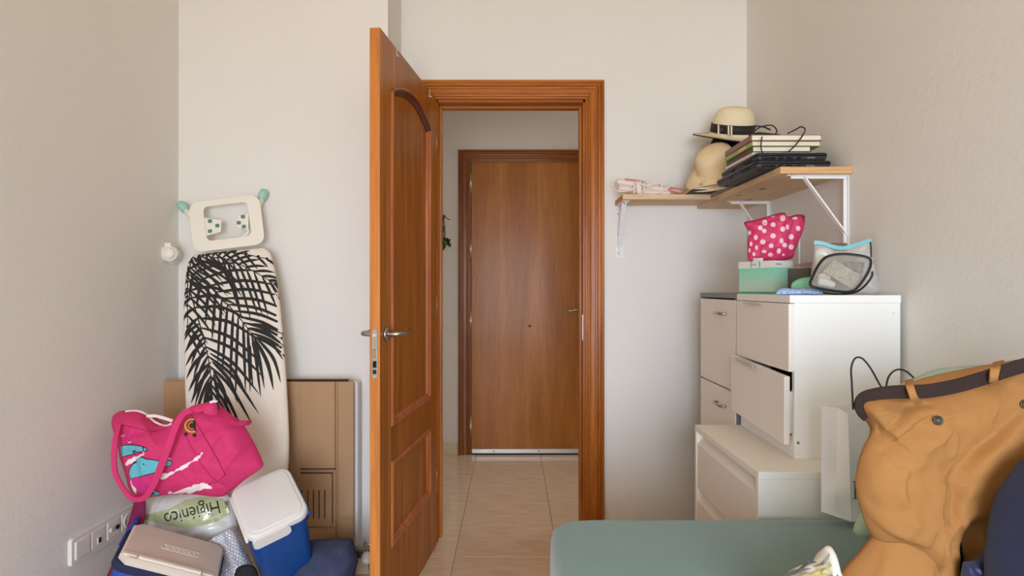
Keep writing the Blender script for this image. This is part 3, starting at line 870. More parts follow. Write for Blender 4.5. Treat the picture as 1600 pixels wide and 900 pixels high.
oo = rot_px(354, 349, [(x, -y) for x, y in rrect(112, 78, 15, 6)], -7)
ii = rot_px(355, 346, [(x, -y) for x, y in rrect(70, 54, 8, 6)], -7)
loops = [[ibp(x, y, n) for x, y in (oo if o else ii)] for o, n in ((1, -0.006), (1, 0.006), (0, 0.006), (0, -0.006), (1, -0.006))]
bm = bmesh.new(); R = [[bm.verts.new(p) for p in l] for l in loops[:-1]]; R.append(R[0]); nn = len(R[0])
for A, Bq in zip(R, R[1:]):
    for k in range(nn): bm.faces.new((A[k], A[(k + 1) % nn], Bq[(k + 1) % nn], Bq[k]))
rest = from_bm('iron_rest', bm, M_frame, ib)
for quad in ([(319, 340), (346, 344), (345, 362), (321, 369)], [(372, 339), (388, 334), (388, 360), (370, 355)]):
    f = loft('rest_plate', [[ibp(x, y, -0.004) for x, y in quad], [ibp(x, y, 0.002) for x, y in quad]], M_frame, ib, False)
    if quad[0][0] == 319: sq = [(328, 345.5), (339.5, 352.5), (328, 361)]
    else: sq = [(379.5, 338.5), (373, 348), (381, 354)]
    for cx, cy in sq:
        b = rot_px(cx, cy, [(x, y) for x, y in rrect(6.4, 5.6, 1.5, 3)], -7)
        loft('rubber_pad', [[ibp(x, y, 0.002) for x, y in b], [ibp(x, y, 0.004) for x, y in b]], mat('green_rubber', (92, 136, 120), 0.6), f, False)
for pts in ([(334, 376), (366, 377), (385, 366), (388, 358)],):
    tube('rest_wire', [ibp(x, y, -0.006) for x, y in pts], 0.004, M_frame, ib, 8, 5)
for a, b in (((305, 345), (285, 322)), ((400, 335), (412, 303))):
    A3 = ibp(a[0], a[1], -0.02); B3 = ibp(b[0], b[1], -0.03); dd = (B3 - A3).normalized()
    lg = tube('leg', [A3 - dd * 0.03, B3], 0.011, M_frame, ib, 12)
    lathe('leg_cap', [(0.011, -0.026), (0.0165, -0.024), (0.019, -0.008), (0.019, 0.006), (0.015, 0.016), (0, 0.019)], frame_z(B3, dd), M_teal, lg, 18)
for s in (-1, 1):
    q0 = IB.o + IB.U * (s * 0.11) - IB.W * 0.034; q1 = q0 - IB.V * 1.29
    tube('frame_tube', [q0, q1], 0.009, M_frame, ib, 8)
tube('foot_bar', [IB.o + IB.U * -0.15 - IB.V * 1.29 - IB.W * 0.034, IB.o + IB.U * 0.15 - IB.V * 1.29 - IB.W * 0.034], 0.010, M_frame, ib, 8)
# ================================================================== the heap in the corner
M_pink = mat('pink_canvas', (206, 48, 108), 0.75, bump=0.25, bscale=420, var=0.05, vscale=9)
M_lining = mat('white_piping', (232, 214, 214), 0.7)
M_dolph = mat('turquoise_print', (98, 184, 200), 0.7)
M_inkw = mat('white_print', (240, 226, 230), 0.7)
M_inky = mat('yellow_print', (236, 170, 60), 0.7)
M_magp = mat('magenta_print', (206, 44, 128), 0.75)
bag = empty('beach_bag', P(300, 780, 1.84), 'pink canvas beach bag with dolphins slumped over the paper pack', 'bag')
BG = Blob.facing(1.90, 300, 710, 8, 0)
BG.outline([(178, 668), (177, 652), (186, 643), (204, 641), (222, 643), (238, 655), (255, 662), (270, 655), (288, 642), (312, 632), (336, 626), (346, 634), (362, 648), (378, 660), (396, 690), (409, 718), (410, 730), (385, 748), (360, 768), (343, 776), (300, 772), (250, 774), (220, 779), (206, 770), (196, 735), (187, 700)], center=(290, 712), closed_smooth=5)
BG.fold([(352, 742), (345, 728), (318, 680), (295, 644)], 0.035, 0.014, False, 1)
BG.fold([(352, 742), (340, 752), (318, 760)], 0.008, -0.006)
BG.fold([(318, 640), (360, 668), (392, 705)], 0.03, 0.010)
BG.fold([(345, 655), (368, 690), (372, 715)], 0.014, -0.006)
BG.fold([(200, 668), (228, 674), (262, 668)], 0.010, -0.006)
BG.fold([(215, 690), (260, 690), (300, 700)], 0.035, 0.008)
BG.fold([(230, 700), (236, 740), (226, 768)], 0.012, -0.006)
BG.fold([(365, 760), (352, 748), (360, 728)], 0.010, -0.005)
BG.fold([(330, 756), (345, 748), (358, 744)], 0.006, 0.004)
for f_ in ([(370, 665), (352, 690), (350, 715)], [(395, 695), (378, 712), (366, 740)], [(245, 668), (250, 700), (246, 735)], [(205, 660), (214, 690), (212, 720)], [(320, 700), (332, 735), (328, 762)]):
    BG.fold(f_, 0.016, 0.007, True, 1)
BG.shape(0.085, 0.07, 2.6, 0.62, 0.008, 14)
BG.build('body', M_pink, bag, 44, 300)
# the open mouth: pale piping, then the dark-rimmed inside
tube('piping', [BG.surf(x, y, 0.002) for x, y in catmull([(196, 643), (214, 642), (228, 647), (242, 659), (258, 665), (268, 662)], 4)], 0.0035, M_lining, bag, 8)
tube('piping', [P(x, y, 1.83) for x, y in catmull([(230, 650), (244, 650), (262, 655), (270, 658)], 4)], 0.0055, M_lining, bag, 8)
mp = [(190, 664), (215, 668), (250, 674), (262, 690), (254, 720), (246, 740), (236, 764), (222, 772), (208, 762), (200, 735), (192, 700)]
pr = bag
BG.decal('print_ground', [[(216, 742), (232, 744), (240, 752), (234, 764), (220, 770), (208, 764), (206, 752)], [(196, 672), (206, 669), (212, 674), (204, 688), (194, 690)]], M_magp, bag, 0.0012)
D1 = [(188, 698), (196, 696), (210, 696), (220, 698), (228, 701), (230, 703), (222, 705), (214, 706), (208, 709), (200, 711), (191, 713), (189, 706)]
D2 = [(202, 741), (203, 733), (208, 726), (214, 722), (212, 717), (221, 715), (228, 718), (238, 719), (248, 721), (256, 716), (262, 719), (268, 722), (266, 727), (258, 729), (250, 733), (242, 738), (230, 741), (220, 744), (222, 738), (216, 738), (208, 742), (204, 748)]
D3 = [(228, 775), (230, 769), (238, 766), (247, 769), (250, 772), (242, 774)]


def grow(pl, k):
    c = np.mean(np.array(pl), 0); out = []
    n = len(pl)
    for i in range(n):
        a = np.array(pl[i - 1], float); b = np.array(pl[(i + 1) % n], float); t = b - a; t /= max(np.linalg.norm(t), 1e-6)
        nn = np.array((t[1], -t[0])); p = np.array(pl[i], float); out.append(tuple(p + nn * k))
    A = sum(pl[i][0] * pl[(i + 1) % n][1] - pl[(i + 1) % n][0] * pl[i][1] for i in range(n))
    return out if A > 0 else [tuple(2 * np.array(pl[i]) - np.array(out[i])) for i in range(n)]


BG.decal('dolphin_outline', [grow(D1, 1.3), grow(D2, 1.3), grow(D3, 1.2)], M_print, bag, 0.0018)
BG.decal('dolphin_print', [D1, D2, D3], M_dolph, bag, 0.0030)
def ragged(pl, amp=1.3):
    random.seed(int(pl[0][0] * 7)); q = catmull(pl, 4, True)
    return [(p[0] + random.uniform(-amp, amp), p[1] + random.uniform(-amp, amp)) for p in q] if len(pl) > 6 else pl


tube('side_seam', [BG.surf(x, y, 0.0006) for x, y in catmull([(299, 648), (318, 680), (340, 718), (352, 742)], 6)], 0.0013, mat('pink_thread', (150, 26, 72), .8), bag, 6)
tube('side_seam', [BG.surf(x, y, 0.0004) for x, y in catmull([(352, 742), (340, 752), (322, 758)], 6)], 0.0010, MATS['pink_thread'], bag, 6)
tube('top_seam', [BG.surf(x, y, 0.0004) for x, y in catmull([(192, 664), (214, 669), (240, 674), (262, 668)], 6)], 0.0010, MATS['pink_thread'], bag, 6)
BG.decal('white_print', [ragged(q_) for q_ in [[(208, 739), (214, 735), (221, 737), (218, 742), (216, 745), (214, 741)], [(196, 724), (200, 718), (210, 714), (222, 708), (224, 704), (224, 711), (214, 717), (206, 723), (198, 727)],
    [(246, 746), (252, 740), (262, 740), (276, 734), (290, 725), (304, 717), (306, 713), (312, 710), (316, 706), (314, 713), (308, 719), (298, 724), (290, 731), (278, 736), (268, 742), (256, 748)],
    [(268, 771), (282, 767), (296, 761), (306, 757), (316, 755), (324, 757), (331, 763), (320, 764), (308, 767), (292, 772), (280, 773)],
    [(204, 748), (207, 758), (213, 764), (213, 772), (208, 768), (204, 756)], [(250, 732), (254, 726), (254, 734)], [(188, 680), (191, 683), (196, 678), (192, 681)], [(199, 689), (202, 693), (206, 689), (202, 691)], [(256, 716), (264, 715), (268, 718), (262, 718)],
    [(262, 770), (266, 767), (270, 770), (264, 774)]]], M_inkw, bag, 0.0022)
BG.decal('eye_print', [[(207, 705), (211, 703), (212, 706), (207, 708)], [(236, 770), (240, 769), (241, 772), (237, 773)]], M_print, bag, 0.0042)
# the half lifebuoy
rk = lambda cx, cy, r0, r1, a0, a1, n=14: [(cx + r1 * math.cos(math.radians(a0 + (a1 - a0) * i / n)), cy + r1 * .92 * math.sin(math.radians(a0 + (a1 - a0) * i / n))) for i in range(n + 1)] + [(cx + r0 * math.cos(math.radians(a1 - (a1 - a0) * i / n)), cy + r0 * .92 * math.sin(math.radians(a1 - (a1 - a0) * i / n))) for i in range(n + 1)]
BG.decal('lifebuoy_outline', [rk(300, 665, 3.9, 13.2, 60, 290), rk(290.5, 678.5, 0.1, 3.2, 0, 359), rk(304, 680, 0.1, 3.2, 0, 359)], M_print, bag, 0.0018)
BG.decal('lifebuoy_print', [rk(300, 665, 9.4, 12.4, 62, 288), rk(300, 665, 4.7, 5.8, 64, 286)], M_inky, bag, 0.0026)
BG.decal('lifebuoy_band', [rk(300, 665, 6.6, 8.6, 66 + 44 * i, 104 + 44 * i, 5) for i in range(5)], M_pink, bag, 0.0026)
strap_img('handle', [(186, 664, 1.845), (180, 690, 1.810), (178, 720, 1.800), (182, 744, 1.800), (196, 768, 1.800), (210, 780, 1.795), (226, 777, 1.790), (240, 758, 1.780), (252, 728, 1.775), (264, 697, 1.780), (276, 664, 1.795), (288, 646, 1.815), (302, 640, 1.830)], [0.017, 0.016, 0.016, 0.014, 0.014, 0.018, 0.021, 0.020, 0.019, 0.019], 0.005, M_pink, bag)
strap_img('rear_handle', [(362, 660, 1.86), (372, 661, 1.88), (384, 661, 1.90), (391, 660, 1.92)], 0.016, 0.005, M_pink, bag)
KN = Blob.facing(1.83, 322, 640, 0, 0).outline([(296, 638), (306, 632), (320, 630), (334, 627), (341, 630), (342, 648), (330, 650), (322, 642), (310, 646)], center=(325, 638)).shape(0.03, 0.02, 2, .6, .003, 30)
KN.fold([(312, 638), (326, 634), (336, 640)], 0.006, -0.006); KN.build('mouth_fold', M_pink, bag, 8, 70)
strap_img('label_tab', [(328, 629, 1.80), (334, 627, 1.80), (340, 628, 1.80)], 0.007, 0.002, M_lining, bag)
strap_img('label_tab', [(339, 628, 1.80), (341, 634, 1.80), (341, 640, 1.80)], 0.006, 0.002, M_black, bag)

# toilet paper pack
M_film = mat('clear_film', (238, 240, 236), 0.08, coat=0.6, alpha=0.28)
M_paper = mat('paper_white', (236, 234, 228), 0.8, bump=0.2, bscale=80)
M_band = mat('pale_green_print', (196, 204, 156), 0.25, coat=0.6)
M_pack = mat('film_over_paper', (232, 232, 226), 0.16, coat=0.8, bump=0.25, bscale=25)
tp = empty('toilet_paper_pack', P(295, 840, 1.95), 'plastic wrapped toilet paper pack with green band and upside-down wording', 'toilet paper')
TB = Blob.facing(2.05, 295, 800, 10, 0)
TB.outline([(211, 790), (216, 783), (232, 778), (262, 772), (300, 768), (330, 768), (356, 774), (366, 790), (370, 815), (369, 826), (352, 838), (330, 848), (300, 846), (250, 842), (222, 826), (214, 806)], center=(292, 806))
for k in range(5): TB.fold([(226 + 30 * k, 812 - 4 * k), (244 + 30 * k, 835 - 4 * k)], 0.012, -0.004)
TB.fold([(262, 770), (266, 785), (258, 800)], 0.006, 0.006); TB.fold([(275, 838), (320, 820), (365, 806)], 0.008, -0.008); TB.fold([(216, 812), (240, 806), (262, 802)], .006, -.004)
TB.shape(0.075, 0.06, 3.0, 0.6, 0.005, 22)
TB.build('wrapper', M_pack, tp, 22, 160)
TB.decal('green_band', [[(222, 806), (240, 801), (262, 796), (290, 781), (320, 776), (348, 780), (357, 792), (358, 803), (340, 815), (312, 821), (290, 826), (268, 822), (240, 815), (224, 812)]], M_band, tp, 0.0012)
polys = text_polys('Higiénico', 26)
ta = math.radians(180 - 13.5); ca, sa = math.cos(ta), math.sin(ta)
tp_polys = [[(300 + (x * 0.92) * ca + y * 1.12 * sa, 801 + (x * 0.92) * sa - y * 1.12 * ca) for x, y in f] for f in polys]
TB.decal('wording', tp_polys, mat('dark_green_ink', (40, 48, 36), 0.4), tp, 0.0022, 9)
p6 = [[(353.5 - x * .8, 787.5 + y * .9) for x, y in f] for f in text_polys('6', 15)]
TB.decal('number', p6, MATS['dark_green_ink'], tp, 0.0022, 9)
fr = rot_px(338, 812, [(x, y) for x, y in rrect(13, 9, 1.5, 2)], -14); fi = rot_px(338, 812, [(x, y) for x, y in rrect(11, 7, 1.2, 2)], -14)
TB.decal('symbol_frame', [[fr[i], fr[(i + 1) % len(fr)], fi[(i + 1) % len(fi)], fi[i]] for i in range(len(fr))], M_paper, tp, 0.0024)
TB.decal('carry_loop', [stroke([(264, 812), (266, 799), (278, 797), (279, 806)], 2.4, 4)], mat('loop_film', (225, 228, 215), 0.2), tp, 0.0026)

# bubble wrap roll
M_bub = mat('bubble_film', (206, 208, 216), 0.12, coat=1.0, spec=0.8)
a0 = P(342, 838, 1.99); a1 = P(402, 960, 1.92); ax = (a1 - a0); LBW = ax.length; ax.normalize()
bx_ = ax.cross(Vector((0, -1, 0))).normalized(); by_ = bx_.cross(ax)
V = []; Fc = []; nu, nv = 190, 110; Rb = 0.054
for j in range(nv + 1):
    for i in range(nu):
        th = 2 * math.pi * i / nu; l = j / nv * LBW
        gx = th * Rb / 0.0110; gy = l / 0.0095; row = round(gy); cx = round(gx - 0.5 * (row % 2)) + 0.5 * (row % 2)
        d2_ = ((gx - cx)) ** 2 + (gy - row) ** 2; b = max(0.0, 1 - d2_ / 0.2) ** 0.5 * 0.0028
        r = Rb * (0.92 + 0.08 * math.sin(l * 20 + 2 * th)) + b + noise.noise(Vector((math.cos(th) * 2, math.sin(th) * 2, l * 18))) * 0.006
        if j == 0: r *= 0.8
        V.append(a0 + ax * l + (bx_ * math.cos(th) + by_ * math.sin(th)) * r)
for j in range(nv):
    for i in range(nu): Fc.append((j * nu + i, j * nu + (i + 1) % nu, (j + 1) * nu + (i + 1) % nu, (j + 1) * nu + i))
Fc.append(tuple(range(nu))[::-1]); Fc.append(tuple(nv * nu + i for i in range(nu)))
tag(mesh('bubble_wrap_roll', V, Fc, M_bub, None, True), 'roll of clear bubble wrap standing between the two blue coolers', 'bubble wrap')

# cool boxes
M_blue = mat('cooler_blue', (4, 68, 142), 0.5, bump=0.12, bscale=600)
M_blue2 = mat('cooler_blue_fabric', (40, 78, 176), 0.65, bump=0.2, bscale=500)
M_lid = mat('cooler_lid', (220, 218, 217), 0.4, bump=0.08, bscale=500)
M_lid2 = mat('cooler_lid_beige', (218, 206, 196), 0.5, bump=0.12, bscale=500)
M_lidhi = mat('cooler_lid_raised', (222, 212, 202), 0.45)
M_navy = mat('navy_fabric', (34, 40, 74), 0.85, bump=0.25, bscale=400)
M_navyf = mat('slate_navy_fabric', (58, 64, 92), 0.9, bump=0.35, bscale=350, var=0.08, vscale=30)
M_mag = mat('magenta_fabric', (122, 24, 70), 0.8)


def boxpose(deg, loc, dims):
    R = Euler([math.radians(a) for a in deg], 'XYZ').to_matrix().to_4x4()
    return Matrix.Translation(loc) @ R, dims


k_ = 0.93
cA = Vector((0, 0, H0)) + (Vector((-0.832, 1.981, 0.459)) - Vector((0, 0, H0))) * k_
MA, (wA, dA, hA) = boxpose((28.5, -15.7, 33.2), cA, (0.195 * k_, 0.233 * k_, 0.33 * k_))
co = empty('cooler', MA @ Vector((0, 0, -hA)), 'tilted blue cool box with a plain white lid and front tab', 'cooler')
rounded_box('body', wA - 0.008, dA - 0.008, -hA, -0.020, 0.032, MA, M_blue, co, 0.05, 0.02, 0.004)
rounded_box('rim', wA + 0.002, dA + 0.002, -0.052, -0.026, 0.034, MA, M_blue, co, 0.0, 0.008, 0.003)
lid = rounded_box('lid', wA + 0.006, dA + 0.006, -0.026, 0.0, 0.036, MA, M_lid, co, 0.0, 0.003, 0.009)
rounded_box('lid_top', wA - 0.020, dA - 0.020, -0.002, 0.0035, 0.030, MA, M_lid, lid, 0.0, 0.001, 0.003)
tb = [(x, z) for x, z in rrect(0.112, 0.040, 0.016, 5)]
loft('tab', [[MA @ Vector((-0.028 + x, -dA / 2 - 0.004 - dy, -0.030 + z)) for x, z in tb] for dy in (-0.006, 0.003, 0.0045)], M_lid, co, False)
hp = [MA @ Vector((-wA / 2 - 0.004, y, z)) for y, z in ((-dA / 2 + 0.03, -0.04), (-dA / 2 + 0.02, -0.018), (0, -0.014), (dA / 2 - 0.02, -0.018), (dA / 2 - 0.03, -0.04))]
tube('carry_handle', hp, 0.005, M_lid, co, 8, 5)
hp = [MA @ Vector((wA / 2 + 0.003, y, z)) for y, z in ((-dA / 2 + 0.03, -0.045), (-dA / 2 + 0.02, -0.030), (0, -0.026), (dA / 2 - 0.02, -0.030), (dA / 2 - 0.03, -0.045))]
tube('carry_handle', hp, 0.006, M_blue, co, 8, 5)

MB_, (wB, dB, hB) = boxpose((7.7, 26.3, 24.5), (-1.037, 1.79, 0.374), (0.276, 0.197, 0.26))
cl = empty('soft_cooler', MB_ @ Vector((0, 0, -hB)), 'blue cool bag with a beige moulded lid below the sockets', 'cooler')
rounded_box('body', wB - 0.004, dB - 0.004, -hB, -0.018, 0.030, MB_, M_blue2, cl, 0.04, 0.02, 0.006)
rounded_box('navy_rim', wB + 0.026, dB + 0.014, -0.045, -0.020, 0.036, MB_, M_navy, cl, 0.0, 0.008, 0.006)
# eight-sided lid with cut corners
def octl(wd, dp, c, z): return [MB_ @ Vector((x, y, z)) for x, y in ((-wd / 2 + c, -dp / 2), (wd / 2 - c, -dp / 2), (wd / 2, -dp / 2 + c), (wd / 2, dp / 2 - c * .8), (wd / 2 - c * .8, dp / 2), (-wd / 2 + c * .8, dp / 2), (-wd / 2, dp / 2 - c * .8), (-wd / 2, -dp / 2 + c))]
lid = loft('lid', [octl(wB + .004, dB + .004, .024, -0.022), octl(wB + .006, dB + .006, .024, -0.006), octl(wB - .006, dB - .006, .022, 0.0), octl(wB - .010, dB - .010, .021, 0.0005)], M_lid2, cl, False)
def lb(name, x0, x1, y0, y1, z0, z1, m, bv=.002): return box(name, (x0, y0, z0), (x1, y1, z1), m, lid, bv, 2, MB_)
lb('hinge_bar', -wB / 2 + .045, wB / 2 - .05, -dB / 2 + .006, -dB / 2 + .024, -.004, .008, M_lidhi, .005)
lb('hinge_lug', -wB / 2 + .006, -wB / 2 + .042, -dB / 2 + .012, -dB / 2 + .030, -.004, .004, M_lidhi, .003)
lb('hinge_lug', wB / 2 - .047, wB / 2 - .012, -dB / 2 + .010, -dB / 2 + .026, -.004, .004, M_lidhi, .003)
o1 = rrect(.116, .026, .008, 4); o2 = rrect(.110, .020, .006, 4)
bm = bmesh.new(); RR = [[bm.verts.new(MB_ @ Vector((.012 + x, .004 + y, z))) for x, y in o] for o, z in ((o1, 0), (o1, .0022), (o2, .0022), (o2, 0.0004))]
for A, Bq in zip(RR, RR[1:]):
    for k in range(len(A)): bm.faces.new((A[k], A[(k + 1) % len(A)], Bq[(k + 1) % len(A)], Bq[k]))
from_bm('emblem_frame', bm, M_lidhi, lid)
wv = [MB_ @ Vector((.012 - .046 + .092 * i / 40, .004 + .0035 * math.sin(i * .9), .0012)) for i in range(41)]
tube('emblem_mark', wv, .0016, M_lidhi, lid, 6)
strap_img('blue_strap', [(190, 850, 1.82), (199, 835, 1.86), (208, 820, 1.90), (214, 812, 1.93)], .018, .010, M_blue2, cl)

mg = Blob.facing(1.95, 190, 850).outline([(222, 770), (228, 790), (222, 830), (200, 900), (180, 960), (160, 960), (158, 925), (176, 880), (192, 845), (204, 805), (212, 780)], center=(195, 860)).shape(.012, .012, 2, .6)
tag(mg.build('magenta_cloth', M_mag, None, 10, 70), 'dark magenta cloth peeping out behind the beige-lidded cooler', 'cloth')
nb = Blob.facing(2.02, 500, 900, 8).outline([(454, 866), (476, 847), (505, 842), (545, 841), (551, 844), (556, 862), (560, 872), (552, 905), (540, 955), (490, 966), (452, 955), (446, 900)], center=(505, 900))
nb.fold([(500, 850), (530, 868), (545, 900)], .012, .008); nb.fold([(490, 862), (515, 880), (520, 920)], .010, -.008); nb.fold([(548, 846), (556, 872)], .010, .008); nb.fold([(525, 852), (550, 862)], .008, -.006)
nb.shape(.11, .04, 2.4, .6, .008, 14)
tag(nb.build('fabric_bag', M_navyf, None, 18, 130), 'slate navy fabric bag lying on the floor under the tilted cooler', 'bag')
bk = Blob.facing(1.80, 385, 900).outline([(368, 892), (376, 884), (390, 882), (400, 890), (404, 910), (398, 940), (375, 940), (366, 915)], center=(386, 912)).shape(.03, .03, 2, .6, .003, 25)
tag(bk.build('black_pouch', mat('black_cloth', (26, 26, 34), .8), None, 10, 60), 'small black pouch resting against the bubble wrap roll', 'pouch')
# ================================================================== cabinets
# low chest of drawers
lc = empty('chest_of_drawers', (0.86, 1.76, 0), 'low cream chest of drawers with grooved grips carrying the white cabinet', 'chest of drawers')
LX0, LX1, LY0, LY1, LZ = 0.638, XR - 0.004, 1.50, 2.022, 0.708
box('top', (LX0, LY0, LZ - 0.020), (LX1, LY1, LZ), M_low, lc, 0.0015)
box('side_panel', (LX0, LY0, 0), (LX1, LY0 + 0.018, LZ - 0.020), M_low, lc, 0.001)
box('side_panel', (LX0, LY1 - 0.018, 0), (LX1, LY1, LZ - 0.020), M_low, lc, 0.001)
box('back_panel', (LX1 - 0.01, LY0 + 0.018, 0.02), (LX1, LY1 - 0.018, LZ - 0.020), M_low, lc)
box('plinth', (LX0 + 0.03, LY0 + 0.018, 0), (LX0 + 0.045, LY1 - 0.018, 0.06), M_low, lc)
for z1, z0 in ((0.686, 0.497), (0.491, 0.290), (0.284, 0.064)):
    ya, yb = LY0 + 0.0195, LY1 - 0.0195
    pts = [(LX0 + 0.003, z0), (LX0 + 0.003, z1 - 0.040), (LX0 + 0.024, z1 - 0.016), (LX0 + 0.024, z1), (LX0 + 0.034, z1), (LX0 + 0.034, z0)]
    loft('drawer', [[Vector((x, ya, z)) for x, z in pts], [Vector((x, yb, z)) for x, z in pts]], M_front, lc, False)

# white two-flap cabinet standing on it
wc = empty('shoe_cabinet', (0.784, 1.616, 0.708), 'white two-drawer cabinet standing on the low chest, lower drawer ajar', 'cabinet', rz=math.radians(-1.2))
WH, WL, WD = 0.457, 0.400, 0.296       # height, length along the wall, depth; local: x depth, y along the wall


def wb(name, lo, hi, m, parent=None, bev=0.0012, M=None):
    return box(name, lo, hi, m, wc if parent is None else parent, bev, 1, (wm(wc) @ M) if M is not None else wm(wc))


wb('top', (-0.010, -0.003, WH - 0.022), (WD, WL, WH), M_lacq)
wb('side_panel', (0.004, 0, 0.0), (WD, 0.016, WH - 0.022), M_lacq)
wb('side_panel', (0.004, WL - 0.016, 0.0), (WD, WL, WH - 0.022), M_lacq)
wb('bottom_rail', (0.004, 0.016, 0.0), (0.018, WL - 0.016, 0.060), M_lacq)
wb('floor_panel', (0.018, 0.016, 0.020), (WD, WL - 0.016, 0.034), M_lacq)
wb('back_panel', (WD - 0.008, 0.016, 0.0), (WD, WL - 0.016, WH - 0.022), M_lacq)
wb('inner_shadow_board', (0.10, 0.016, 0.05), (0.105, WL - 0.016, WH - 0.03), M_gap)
f1 = wb('drawer_front', (-0.012, 0.000, 0.243), (0.004, WL - 0.001, WH - 0.024), M_front)
wb('handle', (-0.024, WL * .44, WH - 0.031), (-0.012, WL * .78, WH - 0.0285), M_alu, f1)
Mt = Matrix.Translation((-0.010, 0, 0.034)) @ Euler((math.radians(2.4), math.radians(-1.0), math.radians(1.2))).to_matrix().to_4x4()
f2 = wb('drawer_front', (-0.012, 0.006, 0.004), (0.004, WL - 0.001, 0.196), M_front, None, 0.0012, Mt)
wb('handle', (-0.026, WL * .46, 0.1965), (-0.004, WL * .80, 0.199), M_alu, f2, 0.0005, Mt)
wb('handle_lip', (-0.028, WL * .46, 0.1885), (-0.026, WL * .80, 0.199), M_alu, f2, 0.0003, Mt)
wb('drawer_side', (0.004, 0.022, 0.030), (0.10, 0.034, 0.15), M_front, None, 0.001, Mt)
lathe('cam_lock', [(0, 0), (0.0042, 0), (0.0042, 0.0008), (0, 0.001)], frame_z(wm(wc) @ Vector((0.014, 0, 0.045)), wm(wc).to_3x3() @ Vector((0, -1, 0))), M_grey, wc, 14)
lathe('cam_lock', [(0, 0), (0.003, 0), (0.003, 0.0006), (0, 0.0008)], frame_z(wm(wc) @ Vector((WD - 0.02, 0, WH - 0.05)), wm(wc).to_3x3() @ Vector((0, -1, 0))), M_lacq, wc, 14)

# grey cabinet behind, standing on the floor
gc = empty('tall_shoe_cabinet', (0.94, 2.24, 0), 'tall grey-edged cabinet with pale drawer fronts behind the white one', 'cabinet')
GX, GY0, GY1, GZ = 0.789, 2.034, 2.416, 1.166
box('top', (GX - 0.004, GY0, GZ - 0.018), (XR - 0.004, GY1 + 0.002, GZ), M_grey, gc, 0.001)
box('side_panel', (GX, GY0, 0), (XR - 0.004, GY0 + 0.016, GZ - 0.018), M_greyside, gc, 0.001)
box('side_panel', (GX - 0.002, GY1 - 0.006, 0), (XR - 0.004, GY1, GZ - 0.018), M_greyside, gc, 0.001)
box('back_panel', (XR - 0.012, GY0 + 0.016, 0), (XR - 0.004, GY1 - 0.006, GZ - 0.018), M_greyside, gc)
for z0, z1 in ((0.819, 1.142), (0.43, 0.813), (0.06, 0.424)):
    fr_ = box('drawer_front', (GX - 0.004, GY0 + 0.004, z0), (GX + 0.012, GY1 - 0.007, z1), M_front, gc, 0.001, 1)
    zz = z1 - (0.052 if z0 > .8 else .062); yc = 2.165
    tube('handle', [(GX - 0.004, yc - 0.045, zz), (GX - 0.018, yc - 0.042, zz), (GX - 0.024, yc - 0.028, zz), (GX - 0.026, yc, zz), (GX - 0.024, yc + 0.028, zz), (GX - 0.018, yc + 0.042, zz), (GX - 0.004, yc + 0.045, zz)], 0.0048, M_steel, fr_, 10, 4)

# ================================================================== corner shelves
M_pine = wood('pine', (216, 184, 146), (224, 194, 158), (230, 204, 172), 'X', rough=0.6, coat=0.0, scale=0.9)
M_piney = wood('pine_lengthwise', (216, 184, 146), (224, 194, 158), (230, 204, 172), 'Y', rough=0.6, coat=0.0, scale=0.9)
M_end = wood('pine_end', (206, 154, 104), (216, 168, 118), (224, 180, 132), 'X', rough=0.65, coat=0.0, scale=1.2)
SZ = 1.569
BX0, BXM, BY0 = 0.480, 0.862, 2.507
RY0 = 1.860; RZ = 1.553
s1 = empty('wall_shelf', (0.67, YB, SZ), 'short pine shelf board along the back wall beside the door frame', 'shelf', 'corner shelves')
s1['group'] = 'corner shelf boards'
box('board', (BX0, BY0, SZ), (BXM - 0.002, YB - 0.001, SZ + 0.022), M_pine, s1, 0.001)
box('end_grain', (BX0 - 0.0006, BY0 + 0.001, SZ + 0.001), (BX0, YB - 0.002, SZ + 0.021), M_end, s1)
s2 = empty('wall_shelf', (0.98, YB, RZ), 'long pine shelf board along the side wall holding the laptops', 'shelf', 'corner shelf boards')
box('board', (BXM, RY0, RZ), (XR - 0.001, YB - 0.001, RZ + 0.022), M_piney, s2, 0.001)
box('end_grain', (BXM + 0.001, RY0 - 0.0006, RZ + 0.001), (XR - 0.002, RY0, RZ + 0.021), M_end, s2)
for (x, y, r) in ((0.93, 2.15, .012), (0.90, 2.30, .009), (0.99, 2.42, .011)):
    lathe('knot', [(0, 0), (r, 0), (r * .6, .0004), (0, .0004)], axes(Vector((x, y, RZ)), (1, 0, 0), (0, -1.7, 0), (0, 0, -1)), mat('pine_knot', (150, 100, 58), .7), s2, 16)


